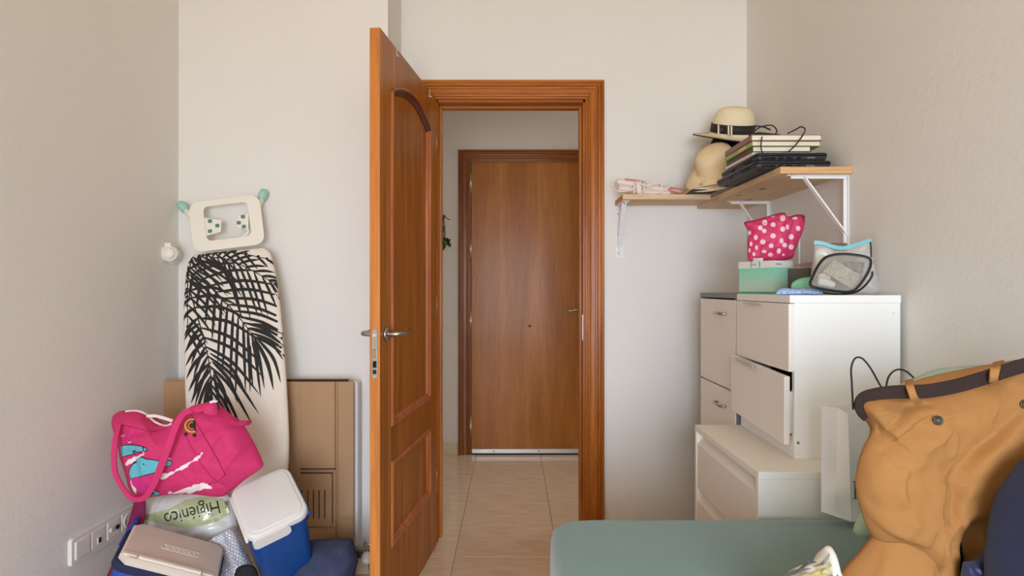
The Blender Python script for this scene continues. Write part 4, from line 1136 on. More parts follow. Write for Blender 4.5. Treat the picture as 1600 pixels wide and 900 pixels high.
def bracket(root, o, out, wd, La, Lv, w_=0.022, t_=0.003):
    """o: inner corner under the shelf at the wall, out: horizontal direction away from the wall"""
    out = Vector(out); side = out.cross(Vector((0, 0, 1)))
    M = axes(Vector(o), side, out, (0, 0, 1))
    def b(nm, lo, hi): box(nm, lo, hi, M_whitemetal, root, 0.0008, 1, M)
    b('wall_arm', (-w_ / 2, 0, -Lv), (w_ / 2, t_, 0)); b('shelf_arm', (-w_ / 2 + .0004, t_ + .0002, -t_), (w_ / 2 - .0004, La, -.0002))
    b('wall_rib', (-0.003, t_ + .0002, -Lv + .01), (0.003, 0.014, -.0125)); b('shelf_rib', (-0.0028, t_ + .0003, -0.012), (0.0028, La - .015, -t_ - .0001))
    p0 = Vector((0, 0.004, -Lv * 0.80)); p1 = Vector((0, La * 0.72, -0.005)); d = (p1 - p0).normalized(); n = Vector((0, -d.z, d.y))
    V = []
    for q in (p0, p1):
        for sx_ in (-wd / 2, wd / 2):
            for sn in (-0.0025, 0.0025): V.append(M @ (q + Vector((sx_, 0, 0)) + n * sn))
    mesh('brace', V, [(0, 1, 3, 2), (4, 6, 7, 5), (0, 4, 5, 1), (2, 3, 7, 6), (0, 2, 6, 4), (1, 5, 7, 3)], M_whitemetal, root)
    for z in (-0.04, -Lv + 0.025, -Lv * .55):
        lathe('screw', [(0, 0), (0.0042, 0), (0.003, 0.002), (0, 0.0024)], frame_z(M @ Vector((0.006, t_, z)), out), M_alu, root, 10)


b1 = empty('shelf_bracket', (0.497, YB, SZ), 'white steel bracket under the shelf end nearest the door frame', 'bracket', 'shelf brackets')
bracket(b1, (0.500, YB - 0.0005, SZ), (0, -1, 0), 0.022, 0.165, 0.245, 0.036)
b2 = empty('shelf_bracket', (XR, 1.885, RZ), 'large white steel bracket under the shelf end above the clear pouches', 'bracket', 'shelf brackets')
bracket(b2, (XR - 0.0005, 1.888, RZ), (-1, 0, 0), 0.018, 0.200, 0.245)
b3 = empty('shelf_bracket', (XR, 2.44, RZ), 'white steel bracket in the shelf corner above the polka-dot bag', 'bracket', 'shelf brackets')
bracket(b3, (XR - 0.0005, 2.455, RZ), (-1, 0, 0), 0.018, 0.180, 0.245)
tag(tube('white_rod', [P(1249, 349, 2.19), P(1248.5, 455, 2.19)], 0.0042, M_whitemetal, None, 10), 'thin white rod standing behind the polka-dot bag', 'rod')

# ================================================================== things on the shelves
ZT, RT = SZ + 0.022, RZ + 0.022
# hair straightener with its cord wound round it
M_hs = mat('pinkish_white_plastic', (228, 212, 206), 0.35); M_hsp = mat('dusty_pink_plastic', (196, 130, 122), 0.35, coat=0.4)
M_cord = mat('white_cord', (234, 228, 218), 0.5)
hs = empty('hair_straightener', (0.58, 2.57, ZT), 'pinkish white hair straightener wrapped in its white cord on the short shelf', 'hair straightener')
hz = ZT + 0.030
H1 = [(0.462, 2.575, hz + 0.040), (0.50, 2.575, hz + 0.030), (0.56, 2.572, hz + 0.022), (0.62, 2.568, hz + 0.008), (0.700, 2.562, hz - 0.006), (0.742, 2.558, hz - 0.010)]
tube('upper_arm', H1, [0.010, .013, .015, .016, .016, .016, .016, .016, .015, .015, .015, .015, .015, .015, .014, .013, .012, .012, .011, .010, .009][:21], M_hs, hs, 12, 4)
H2 = [(0.472, 2.580, hz + 0.008), (0.51, 2.578, hz + 0.004), (0.57, 2.574, hz - 0.008), (0.63, 2.568, hz - 0.014), (0.70, 2.556, hz - 0.018)]
tube('lower_arm', H2, [0.010, .013, .014, .015, .015, .014, .014, .014, .014, .014, .014, .013, .012, .012, .011, .011, .010], M_hs, hs, 12, 4)
tube('tip', [(0.690, 2.562, hz - 0.001), (0.72, 2.558, hz - 0.006), (0.758, 2.552, hz - 0.014)], [.013, .015, .014, .013, .014, .015, .0145, .013, .011], M_hsp, hs, 12, 4)
tube('hot_plate', [(0.500, 2.566, hz + 0.046), (0.545, 2.563, hz + 0.040), (0.590, 2.560, hz + 0.032)], .004, M_hsp, hs, 8, 4)
coil = []
for i in range(150):
    t = i / 149; a = t * 2 * math.pi * 7; x = 0.545 + 0.045 * t + 0.012 * math.sin(3 * a / 7)
    coil.append((x + 0.02 * math.cos(a) * 0.5, 2.572 + 0.026 * math.cos(a), hz + 0.004 + 0.033 * math.sin(a)))
tube('cord', coil, 0.0034, M_cord, hs, 7)
tube('cord', [(0.560, 2.548, hz + .020), (0.52, 2.545, hz - 0.006), (0.475, 2.555, hz - 0.010), (0.447, 2.57, hz + 0.010), (0.455, 2.58, hz + 0.038), (0.475, 2.585, hz + 0.042), (0.478, 2.57, hz + 0.018)], 0.0030, M_cord, hs, 7, 6)
tube('cord', [(0.585, 2.545, hz + .010), (0.63, 2.540, hz + 0.026), (0.655, 2.545, hz + 0.015), (0.648, 2.56, hz - 0.022), (0.60, 2.53, hz - 0.026)], 0.0032, M_cord, hs, 7, 6)
tube('cord', [(0.64, 2.54, hz - .022), (0.68, 2.535, hz + 0.000), (0.715, 2.54, hz + 0.022), (0.73, 2.56, hz + 0.010), (0.70, 2.575, hz - 0.010)], 0.0032, M_cord, hs, 7, 6)
tube('cord', [(0.545, 2.545, hz + .028), (0.60, 2.540, hz + 0.010), (0.64, 2.545, hz + 0.026), (0.66, 2.575, hz + 0.018)], 0.0032, M_cord, hs, 7, 6)

# straw hats
M_straw = mat('pale_straw', (238, 224, 190), 0.8, bump=0.4, bscale=260, var=0.05, vscale=60, stretch=(1, 1, 5))
M_straw2 = mat('natural_straw', (234, 212, 172), 0.8, bump=0.4, bscale=260, var=0.05, vscale=60, stretch=(1, 1, 5))
M_rib = mat('black_ribbon', (40, 34, 34), 0.6)
M_felt = mat('black_felt', (22, 20, 22), 0.9)


def hat(name, o, axis, rc, hc, rb, m, label, droop=0.015, wave=0.008, squash=0.94, brim_edge=None, twist=0.0, oval=1.0):
    root = empty(name, o, label, 'hat', 'hats on the corner shelf')
    M = frame_z(o, axis, (0, 1, 0)) @ Matrix.Rotation(twist, 4, 'Z')
    seg = 64; V = []; Fc = []
    prof = [(0.0, hc), (rc * .30, hc * .99), (rc * .55, hc * .955), (rc * .75, hc * .87), (rc * .88, hc * .72), (rc * .95, hc * .50), (rc * .99, hc * .22), (rc * 1.01, 0.008), (rc * 1.06, 0.0)]
    for k in range(1, 8): prof.append((rc * 1.06 + (rb - rc * 1.06) * k / 7, -droop * (k / 7) ** 2))
    def pt(r, z, a, up=0.0):
        bw = max(0.0, (r - rc * 1.06) / (rb - rc * 1.06)); return M @ Vector((r * math.cos(a) * oval, r * math.sin(a) * squash, z + wave * bw * math.sin(2 * a + .6) + up))
    for r, z in prof:
        for k in range(seg): V.append(pt(r, z, 2 * math.pi * k / seg))
    n = len(prof); inner = len(V)
    for r, z in prof:
        for k in range(seg): V.append(pt(max(r - 0.002, 0), z - 0.0025, 2 * math.pi * k / seg))
    for j in range(n - 1):
        for k in range(seg):
            a, b = j * seg + k, j * seg + (k + 1) % seg
            Fc.append((a, a + seg, b + seg, b)); Fc.append((inner + a, inner + b, inner + b + seg, inner + a + seg))
    for k in range(seg):
        a, b = (n - 1) * seg + k, (n - 1) * seg + (k + 1) % seg; Fc.append((a, inner + a, inner + b, b))
    bm = bmesh.new(); vs = [bm.verts.new(v) for v in V]
    for f in Fc:
        try: bm.faces.new([vs[i] for i in f])
        except ValueError: pass
    bmesh.ops.remove_doubles(bm, verts=bm.verts, dist=1e-5)
    from_bm('crown_and_brim', bm, m, root, True)
    return root, M, pt


def band(root, pt, rc, z0, z1, m, nm='ribbon'):
    loops = []
    for k in range(65):
        a = 2 * math.pi * k / 64
        loops.append([pt(rc * r, z, a) for r, z in ((1.015, z0), (1.035, z0), (1.02, z1), (0.995, z1))])
    return loft(nm, loops, m, root, True, caps=False)


h1o = P(1143, 212, 2.50)
r1, M1, pt1 = hat('sun_hat', h1o, (0.02, -0.40, 1), 0.090, 0.122, 0.158, M_straw, 'pale straw hat with black ribbon and bow on top of the hat pile', 0.002, 0.006, 0.96)
band(r1, pt1, 0.089, 0.014, 0.050, M_rib)
for a0_, nm, w0_ in ((-math.pi * .72, 'bow', .02),):
    c = pt1(0.094, 0.032, a0_); tdir = (pt1(0.094, 0.032, a0_ + .05) - c).normalized(); od = (c - pt1(0.05, 0.032, a0_)).normalized()
    for s in (-1, 1):
        V = [c + od * .004, c + tdir * s * .016 + od * .008 + Vector((0, 0, .016)), c + tdir * s * .034 + od * .004 + Vector((0, 0, .021)), c + tdir * s * .036 + od * .004 - Vector((0, 0, .017)), c + tdir * s * .016 + od * .008 - Vector((0, 0, .014))]
        V += [v - od * .006 for v in V]
        mesh('bow_loop', V, [(0, 1, 2, 3, 4), (9, 8, 7, 6, 5), (0, 5, 6, 1), (1, 6, 7, 2), (2, 7, 8, 3), (3, 8, 9, 4), (4, 9, 5, 0)], M_rib, r1)
    for du in (-0.020, 0.022, 0.034):
        box('bow_stripe', (-.0028, -.001, -.019), (.0028, .003, .019), M_straw, r1, 0, 1, axes(c + tdir * du + od * .007, tdir, od, (0, 0, 1)))
edge = [pt1(0.1595, -0.0032, 2 * math.pi * k / 64) for k in range(65)]
tube('brim_edging', edge, 0.0028, M_rib, r1, 6)
h2o = P(1140, 237, 2.53)
r2, M2, pt2 = hat('felt_hat', h2o, (0.05, -0.02, 1), 0.086, 0.072, 0.104, M_felt, 'black hat squeezed under the pale straw hat', 0.010, 0.006)
h3o = P(1120, 259, 2.46)
r3, M3, pt3 = hat('floppy_hat', h3o, (-0.50, -0.55, 0.67), 0.086, 0.085, 0.152, M_straw2, 'plain floppy straw hat tipped on its side at the bottom of the hat pile', 0.030, 0.016, 0.92)
r4 = empty('flat_hat', P(1125, 290, 2.36), 'flattened natural straw brim lying under the floppy hat', 'hat', 'hats on the corner shelf')
M4 = Matrix.Translation((0.845, 2.415, ZT + 0.012)) @ Euler((0, math.radians(-6), 0)).to_matrix().to_4x4()
lathe('brim', [(0.0, 0.012), (0.05, 0.012), (0.075, 0.008), (0.105, 0.004), (0.106, 0.001), (0.075, 0.004), (0.0, 0.006)], M4, M_straw2, r4, 40)
lathe('crown_ring', [(0.055, 0.011), (0.06, 0.024), (0.05, 0.030), (0, 0.030)], M4, M_straw2, r4, 40)

# laptops
M_lap = mat('black_laptop', (30, 30, 34), 0.38, bump=.05, bscale=300); M_lapd = mat('dark_laptop_base', (52, 52, 56), 0.5); M_lapg = mat('laptop_grey', (92, 92, 96), 0.4)


def laptop(x0, x1, y0, y1, z, th, label, rz):
    o = Vector((x0, y0, z)); root = empty('laptop', o, label, 'laptop', 'laptops on the corner shelf')
    M = Matrix.Translation(o) @ Matrix.Rotation(rz, 4, 'Z'); W, D = x1 - x0, y1 - y0
    Mc = M @ Matrix.Translation((W / 2, D / 2, 0))
    base = rounded_box('base', W, D, 0, th * .58, 0.014, Mc, M_lapd, root, 0.03, 0.006, 0.002)
    rounded_box('lid', W + .002, D + .002, th * .62, th, 0.016, Mc, M_lap, root, 0, 0.002, 0.006)
    for x, wd in ((0.05, .014), (0.075, .014), (0.10, .020), (0.135, .012), (0.165, .028)):
        box('port', (x, -0.0008, th * .20), (x + wd, 0.004, th * .46), M_gap if wd != .028 else M_lapg, root, 0, 1, M)
    for y in (0.05, 0.09, 0.20): box('port', (-0.0008, y, th * .2), (0.004, y + .022, th * .45), M_gap, root, 0, 1, M)
    for k in range(7): box('vent_slat', (0.02 + k * .006, -0.0006, th * .16), (0.0225 + k * .006, 0.003, th * .48), M_gap, root, 0, 1, M)
    for (x, y) in ((0.03, 0.03), (W - .03, .03), (0.03, D - .03), (W - .03, D - .03)):
        lathe('rubber_foot', [(0, -0.003), (0.008, -0.003), (0.009, 0.001), (0, 0.001)], M @ Matrix.Translation((x, y, 0)), M_black, root, 14)
    return root


laptop(0.800, 1.052, 1.900, 2.262, RT + 0.003, 0.026, 'lower black laptop lying directly on the long shelf', math.radians(0.5))
laptop(0.812, 1.050, 1.925, 2.270, RT + 0.033, 0.027, 'upper black laptop sandwiched between the other laptop and the books', math.radians(-1.0))
sh = empty('paper_folder', (0.80, 2.45, ZT), 'thin white folder lying flat on the shelf under the hats', 'folder')
box('cover', (0.752, 2.40, ZT + 0.0005), (0.858, 2.64, ZT + 0.003), M_rib, sh); box('sheets', (0.755, 2.396, ZT + 0.003), (0.858, 2.638, ZT + 0.010), M_paper, sh, 0.001)
# books
M_page = mat('book_pages', (238, 230, 212), 0.85, bump=.3, bscale=60, stretch=(1, 1, 60))
bz = RT + 0.0605
bl = (((96, 52, 58), 0.818, 1.036, 1.965, .010, 'thin white-covered book at the bottom of the book stack', (226, 214, 208)),
      ((70, 66, 52), 0.815, 1.012, 1.960, .018, 'dark green book with pale pages, second from the bottom of the stack', (74, 70, 54)),
      ((168, 190, 92), 0.812, 1.045, 1.955, .016, 'lime green spined book below the top book of the stack', (160, 178, 92)),
      ((150, 110, 112), 0.806, 1.043, 1.948, .019, 'mauve spined book on top of the stack under the black charger', (152, 108, 110)))
for i, (c, x0, x1, y0, th, lab, sc_) in enumerate(bl):
    rt = empty('book', (x0, y0, bz), lab, 'book', 'books stacked on the laptops'); D = 0.245
    R_ = Matrix.Translation((x0, y0, bz)) @ Matrix.Rotation(math.radians((0.6, -0.8, 0.5, -0.4)[i]), 4, 'Z')
    mc = mat('book_cover_%d' % i, sc_, .5)
    box('cover', (0, 0, 0), (x1 - x0, D, .0016), mc, rt, 0, 1, R_); box('cover', (0, 0, th - .0016), (x1 - x0, D, th), mc, rt, 0, 1, R_)
    box('spine', (-.0012, 0, 0), (.0012, D, th), mc, rt, 0, 1, R_); box('pages', (.0012, .003, .0016), (x1 - x0 - .004, D - .003, th - .0016), M_page, rt, 0, 1, R_)
    if i in (1, 2): box('spine_band', (-.0018, .05, .003), (-.0010, .11, th - .003), mat('spine_band_%d' % i, (214, 206, 168) if i == 2 else (120, 52, 60), .6), rt, 0, 1, R_)
    bz += th + .0006
# charger and cable
ch = empty('charger', (0.87, 2.02, bz), 'black power adapter with its looped cable on top of the books', 'charger')
rounded_box('adapter', .105, .05, 0, .030, .008, Matrix.Translation((0.900, 2.060, bz)) @ Matrix.Rotation(.3, 4, 'Z'), M_black, ch, 0, .005, .005)
rounded_box('plug_block', .05, .035, 0, .022, .006, Matrix.Translation((0.858, 2.035, bz + .002)) @ Matrix.Rotation(-.4, 4, 'Z'), M_black, ch, 0, .004, .004)
ck = [P(*p) for p in ((1182, 214, 1.99), (1178, 206, 2.0), (1190, 198, 2.0), (1206, 196, 2.0), (1214, 205, 1.99), (1206, 212, 1.98), (1193, 211, 1.97), (1190, 219, 1.93), (1189, 230, 1.925), (1192, 240, 1.925))]
tube('cable', ck, .0022, M_black, ch, 8, 6)
ck = [P(*p) for p in ((1230, 209, 2.0), (1244, 202, 1.98), (1252, 198, 1.96), (1258, 203, 1.945), (1252, 215, 1.938), (1242, 228, 1.925), (1232, 237, 1.92))]
tube('cable', ck, .0022, M_black, ch, 8, 6)
ck = [P(*p) for p in ((1172, 206, 2.06), (1180, 198, 2.06), (1192, 198, 2.05), (1204, 203, 2.04))]
tube('cable', ck, .0026, M_black, ch, 8, 6)
ck = [P(*p) for p in ((1186, 214, 1.99), (1172, 216, 2.04), (1158, 222, 2.12), (1152, 228, 2.16), (1156, 229, 2.13), (1168, 220, 2.06), (1180, 214, 2.0))]
tube('cable', ck, .0026, M_black, ch, 8, 6)
# ================================================================== things on the white cabinet
CT = 0.708 + 0.457 + 0.0006
M_mint = mat('mint_card', (132, 206, 180), 0.4, var=.10, vscale=3); M_mintd = mat('deep_mint_card', (72, 158, 128), 0.45); M_boxlid = mat('pale_grey_card', (214, 216, 208), 0.4)
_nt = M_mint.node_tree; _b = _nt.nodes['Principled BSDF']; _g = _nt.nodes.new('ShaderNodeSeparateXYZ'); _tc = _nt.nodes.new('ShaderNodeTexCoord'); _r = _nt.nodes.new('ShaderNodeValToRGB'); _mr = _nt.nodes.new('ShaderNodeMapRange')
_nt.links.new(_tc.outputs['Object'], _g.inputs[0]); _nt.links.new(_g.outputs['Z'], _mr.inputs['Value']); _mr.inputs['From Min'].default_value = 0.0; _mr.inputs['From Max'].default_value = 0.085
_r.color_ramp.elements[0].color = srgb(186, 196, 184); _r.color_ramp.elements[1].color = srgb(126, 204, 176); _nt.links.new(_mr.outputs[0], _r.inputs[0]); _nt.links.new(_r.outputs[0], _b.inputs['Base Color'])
mb = empty('mint_box', (0.86, 1.92, CT), 'mint green box with pale grey lid on the white cabinet', 'box')
c0 = Vector((0.848, 1.880, 0)); e1 = (Vector((0.786, 2.005, 0)) - c0); e2 = Vector((-e1.y, e1.x, 0)) * -1
e2 = e2.normalized() * 0.090
def bq(z0, z1, g=0.0):
    a = e1.normalized() * g; b = e2.normalized() * g
    q = [c0 - a - b, c0 + e2 - a + b, c0 + e1 + e2 + a + b, c0 + e1 + a - b]
    return [[p + Vector((0, 0, CT + z)) for p in q] for z in (z0, z1)]
loft('base_strip', bq(0.0, 0.007, .0006), M_mintd, mb, False); loft('body', bq(0.007, 0.086), M_mint, mb, False)
loft('lid', bq(0.086, 0.109, .0015), M_boxlid, mb, False)
mid = c0 + e1 * .45 + Vector((0, 0, CT + .1095)); E1 = e1.normalized(); E2 = e2.normalized()
box('lid_tab', (-.016, -.003, -.002), (.016, .010, .010), M_boxlid, mb, .001, 1, axes(mid, E1, E2, (0, 0, 1)))
for a_, b_ in ((.05, .058), (.085, .093)):
    box('lid_clip', (a_, -.0022, CT + .088), (a_ + .004, -.0014, CT + .108), mat('clip_grey', (140, 146, 142), .5), mb, 0, 1, axes(Vector((c0.x, c0.y, 0)), E1, E2, (0, 0, 1)))
for i_ in range(4): box('lid_mark', (.068 + i_ * .004, -.0021, CT + .095), (.0705 + i_ * .004, -.0016, CT + .100), MATS['clip_grey'], mb, 0, 1, axes(Vector((c0.x, c0.y, 0)), E1, E2, (0, 0, 1)))
for i_ in range(5): box('lid_mark', (.010 + i_ * .006, -.0021, CT + .095), (.0145 + i_ * .006, -.0016, CT + .100), MATS['clip_grey'], mb, 0, 1, axes(Vector((c0.x, c0.y, 0)), E2, E1, (0, 0, 1)))

# polka-dot bag on the mint box
M_polka = mat('polka_pink', (206, 56, 104), 0.55, bump=.3, bscale=120, var=.10, vscale=25); M_dot = mat('polka_dot', (240, 196, 206), 0.6); M_poly_edge = mat('dark_pink_edge', (140, 28, 62), .6)
pb = empty('polka_dot_bag', P(1205, 405, 1.96), 'pink fabric bag with pale polka dots on the mint box', 'bag')
PB = Blob.facing(1.965, 1207, 372, 0)
PB.outline([(1163, 347), (1180, 344), (1198, 339), (1216, 333), (1226, 333), (1229, 338), (1242, 337), (1253, 336), (1257, 343), (1255, 358), (1248, 376), (1241, 393), (1237, 404), (1215, 407.5), (1190, 408), (1171, 408), (1168, 394), (1168, 374), (1172, 364), (1166, 356)], center=(1208, 370), closed_smooth=4)
for f_, wd_, am_ in (([(1190, 404), (1186, 390), (1196, 380)], .006, -.008), ([(1226, 336), (1222, 352), (1228, 366)], .008, -.008), ([(1168, 392), (1178, 384), (1182, 372)], .006, .006), ([(1238, 340), (1232, 356), (1226, 380), (1230, 398)], .007, -.007), ([(1205, 345), (1200, 362), (1186, 368)], .007, -.005), ([(1205, 404), (1206, 394), (1216, 386)], .006, -.006), ([(1166, 350), (1190, 348), (1220, 338)], .006, -.007)):
    PB.fold(f_, wd_, am_)
PB.shape(.045, .04, 2.4, .6, .005, 30); PB.build('body', M_polka, pb, 18, 150)
tube('rim', [PB.surf(x, y, .001) for x, y in catmull([(1164, 348), (1180, 345), (1198, 340), (1216, 335), (1226, 334)], 4)], .0035, M_poly_edge, pb, 8)
tube('rim', [PB.surf(x, y, .001) for x, y in catmull([(1238, 339), (1247, 337), (1255, 338), (1255, 344)], 4)], .0045, M_poly_edge, pb, 8)
dots = [(1195, 348, 4.2, 4.4), (1223, 341, 4.6, 4.8), (1242, 341, 4.5, 2.4), (1188, 356, 3.6, 3.8), (1208, 351, 4.0, 3.8), (1223, 358, 4.0, 4.2), (1230, 355, 2.8, 4.2), (1247, 357, 3.6, 4.2), (1194, 361, 3.6, 3.4), (1172, 363, 2.6, 3.6), (1181, 371, 3.2, 4.2), (1208, 368.5, 4.4, 4.0), (1236, 370, 4.2, 4.4), (1192, 378, 4.4, 4.0), (1221, 376, 3.2, 4.2), (1205, 384, 4.0, 3.6), (1226, 383, 4.0, 3.8), (1236, 386, 4.6, 4.0), (1182, 387, 2.6, 4.0), (1217, 392, 3.2, 4.6), (1194, 393, 4.0, 2.4), (1204, 398, 4.0, 3.4), (1173.5, 381, 2.2, 3.8), (1171, 391, 2.0, 3.6), (1178, 397, 2.4, 3.2), (1207, 337.5, 3.6, 2.0), (1224, 398, 2, 2)]
for x, y, a, b in dots:
    PB.decal('polka_dot', [[(x + a * math.cos(t), y + b * math.sin(t)) for t in np.linspace(0, 2 * math.pi, 15)[:-1]]], M_dot, pb, .0022, 3)

# dark open box behind, cloths in front
M_dk = mat('taupe_card', (92, 84, 76), .6); M_dkl = mat('taupe_card_light', (150, 136, 124), .6)
db = empty('taupe_box', (0.96, 1.90, CT), 'dark taupe box with raised flap beside the mint box', 'box')
Md = Matrix.Translation((0.940, 1.842, CT)) @ Matrix.Rotation(math.radians(24), 4, 'Z')
box('body', (0, 0, 0), (.075, .09, .083), M_dk, db, .002, 1, Md)
loft('flap', [[Md @ Vector(p) for p in ((-.004, -.001, .083), (.078, -.001, .096), (.078, .05, .103), (-.004, .05, .090))], [Md @ Vector(p) for p in ((-.004, -.001, .085), (.078, -.001, .1005), (.078, .05, .1055), (-.004, .05, .093))]], M_dkl, db, False)
M_gcl = mat('mint_cloth', (136, 198, 164), .85, bump=.3, bscale=200); M_bcl = mat('blue_patterned_cloth', (150, 176, 214), .85, var=.35, vscale=140)
g1 = Blob.facing(1.76, 1262, 445).outline([(1236, 447), (1240, 440), (1250, 435), (1262, 433), (1276, 432), (1288, 436), (1290, 459), (1270, 459.8), (1242, 459)], center=(1264, 449)).shape(.030, .03, 2.2, .6, .004, 40)
g1.fold([(1236, 447), (1255, 441), (1275, 440)], .004, -.005); g1.fold([(1262, 436), (1268, 446), (1284, 450)], .005, .004)
tag(g1.build('green_cloth', M_gcl, None, 12, 80), 'folded mint green cloth beside the mesh pouch', 'cloth')
g2 = Blob.facing(1.675, 1248, 456).outline([(1213, 456), (1222, 450), (1240, 451), (1256, 450), (1280, 453), (1284, 460.2), (1250, 460.4), (1216, 460.2)], center=(1248, 458)).shape(.022, .03, 2.2, .6, .003, 60)
tag(g2.build('blue_cloth', M_bcl, None, 10, 80), 'folded blue speckled cloth at the front edge of the white cabinet', 'cloth')

# clear pouch with turquoise zip
M_cl = mat('clear_vinyl', (226, 228, 226), .10, alpha=.34, coat=.5); M_zip = mat('turquoise_zip', (128, 196, 206), .5); M_smoke = mat('smoky_vinyl', (160, 158, 152), .12, alpha=.28, coat=.6)
M_pkt = mat('silver_blister', (206, 202, 190), .35, .2, var=.18, vscale=60); M_pale = mat('pale_packet', (224, 216, 200), .5, var=.06, vscale=30); M_brown = mat('brown_item', (120, 96, 74), .6)
cp = empty('clear_pouch', P(1318, 455, 1.72), 'clear plastic pouch with turquoise zip behind the black-rimmed pouch', 'pouch')
CP = Blob.facing(1.735, 1318, 420, 4)
CP.outline([(1273, 378), (1290, 380), (1306, 385), (1318, 386), (1340, 380), (1360, 374), (1362, 400), (1372, 440), (1373, 459), (1330, 459.5), (1268, 459.5), (1267, 430), (1271, 400)], center=(1318, 422), closed_smooth=3).shape(.028, .022, 3, .6, .003, 25)
CP.build('pouch_film', M_cl, cp, 12, 110)
strap_img('zip', [(1272, 379, 1.728), (1284, 380, 1.722), (1296, 384, 1.718), (1308, 387, 1.716), (1318, 387.5, 1.716), (1332, 384, 1.716), (1348, 379, 1.722), (1361, 375, 1.728)], .011, .004, M_zip, cp)
tube('zip_trim', [P(1360, 378, 1.725), P(1361, 392, 1.722), P(1361, 402, 1.722)], .002, M_black, cp, 6)
it = Blob.facing(1.735, 1288, 420).outline([(1276, 390), (1302, 390), (1304, 425), (1290, 455), (1272, 455), (1274, 420)], center=(1288, 422)).shape(.010, .010, 4, .6, .002, 30)
tag(it.build('paper_packet', M_pale, None, 6, 50), 'pale paper packet inside the clear pouch', 'packet')
tag(rounded_box('brown_case', .05, .02, -.012, .012, .009, Matrix.Translation(P(1310, 386, 1.735)), M_brown, None, 0, .006, .006), 'small brown case at the top of the clear pouch', 'case')

# black-rimmed smoky pouch with packets inside
kp = empty('rimmed_pouch', P(1315, 460, 1.64), 'smoky see-through pouch with a thick black rim at the cabinet edge', 'pouch')
KP = Blob.facing(1.640, 1315, 430, 22)
rim_px = [(1266, 443), (1270, 432), (1278, 416), (1288, 404), (1302, 398.5), (1320, 397), (1340, 399), (1354, 402), (1360, 407), (1359, 418), (1352, 432), (1342, 446), (1333, 454), (1320, 456), (1300, 454), (1282, 451), (1270, 448)]
KP.outline(rim_px, center=(1314, 427), closed_smooth=4).shape(.012, .050, 4, .5)
KP.build('pouch_film', M_smoke, kp, 10, 110)
lp = catmull(rim_px, 4, True); tube('rim', [KP.surf(x, y, 0.0) if False else KP.o + KP.U * KP.loc(x, y)[0] + KP.V * KP.loc(x, y)[1] for x, y in lp + lp[:1]], .0042, M_black, kp, 8)
lo_ = [P(x, y, 1.685) for x, y in catmull([(1278, 451), (1288, 457), (1304, 459), (1322, 459), (1338, 456), (1352, 446), (1362, 432), (1363, 424)], 5)]
tube('lower_rim', lo_, .0030, M_black, kp, 8)
KD = Blob.facing(1.662, 1315, 430, 22)
def kq(x, y, n=0): uv = KD.loc(x, y); return KD.o + KD.U * uv[0] + KD.V * uv[1] + KD.W * n
def packet(name, px, m, label, n0=-.004, n1=.004):
    return tag(loft(name, [[kq(x, y, n0) for x, y in px], [kq(x, y, n1) for x, y in px]], m, None, False), label, 'packet')
pk = empty('blister_pack', kq(1310, 425), 'silver blister sheet inside the black-rimmed pouch', 'packet')
loft('sheet', [[kq(x, y, -.001) for x, y in ((1303, 406), (1347, 432), (1331, 452), (1286, 424))], [kq(x, y, .0015) for x, y in ((1303, 406), (1347, 432), (1331, 452), (1286, 424))]], M_pkt, pk, False)
for i in range(4):
    for j in range(2):
        cx = 1301 + 10.5 * i - 8 * j; cy = 415 + 6.2 * i + 9 * j
        lathe('blister', [(.0066, 0), (.0062, .0022), (.004, .0034), (0, .0036)], axes(kq(cx, cy, .0015), KD.U, KD.V, KD.W), M_pkt, pk, 12)
tag(tube('cream_tube', [kq(1276, 440, .004), kq(1288, 442, .004), kq(1302, 447, .004)], [.010, .012, .0125, .012, .011, .010, .009], M_white, None, 14, 3), 'white cream tube inside the black-rimmed pouch', 'tube')
packet('folded_leaflet', ((1280, 428), (1298, 420), (1300, 434), (1284, 442)), M_pale, 'folded pale leaflet inside the black-rimmed pouch', -.010, -.007)
packet('grey_packet', ((1322, 406), (1354, 408), (1350, 424), (1330, 418)), mat('grey_packet', (158, 154, 144), .6, var=.2, vscale=50), 'grey packet in the upper corner of the black-rimmed pouch', -.012, -.009)

# ================================================================== sofa
M_sofa = mat('teal_velvet', (112, 144, 142), 0.9, sheen=0.35, var=0.07, vscale=5, bump=0.15, bscale=300)
M_seatc = mat('teal_cushion', (112, 150, 142), 0.9, sheen=0.3, var=0.05, vscale=5)
M_mintc = mat('pale_mint_cloth', (176, 200, 184), 0.85, bump=.2, bscale=300)
so = empty('sofa', (0.6, 0.7, 0), 'teal velvet sofa with a wide padded arm in front of the chest', 'sofa')


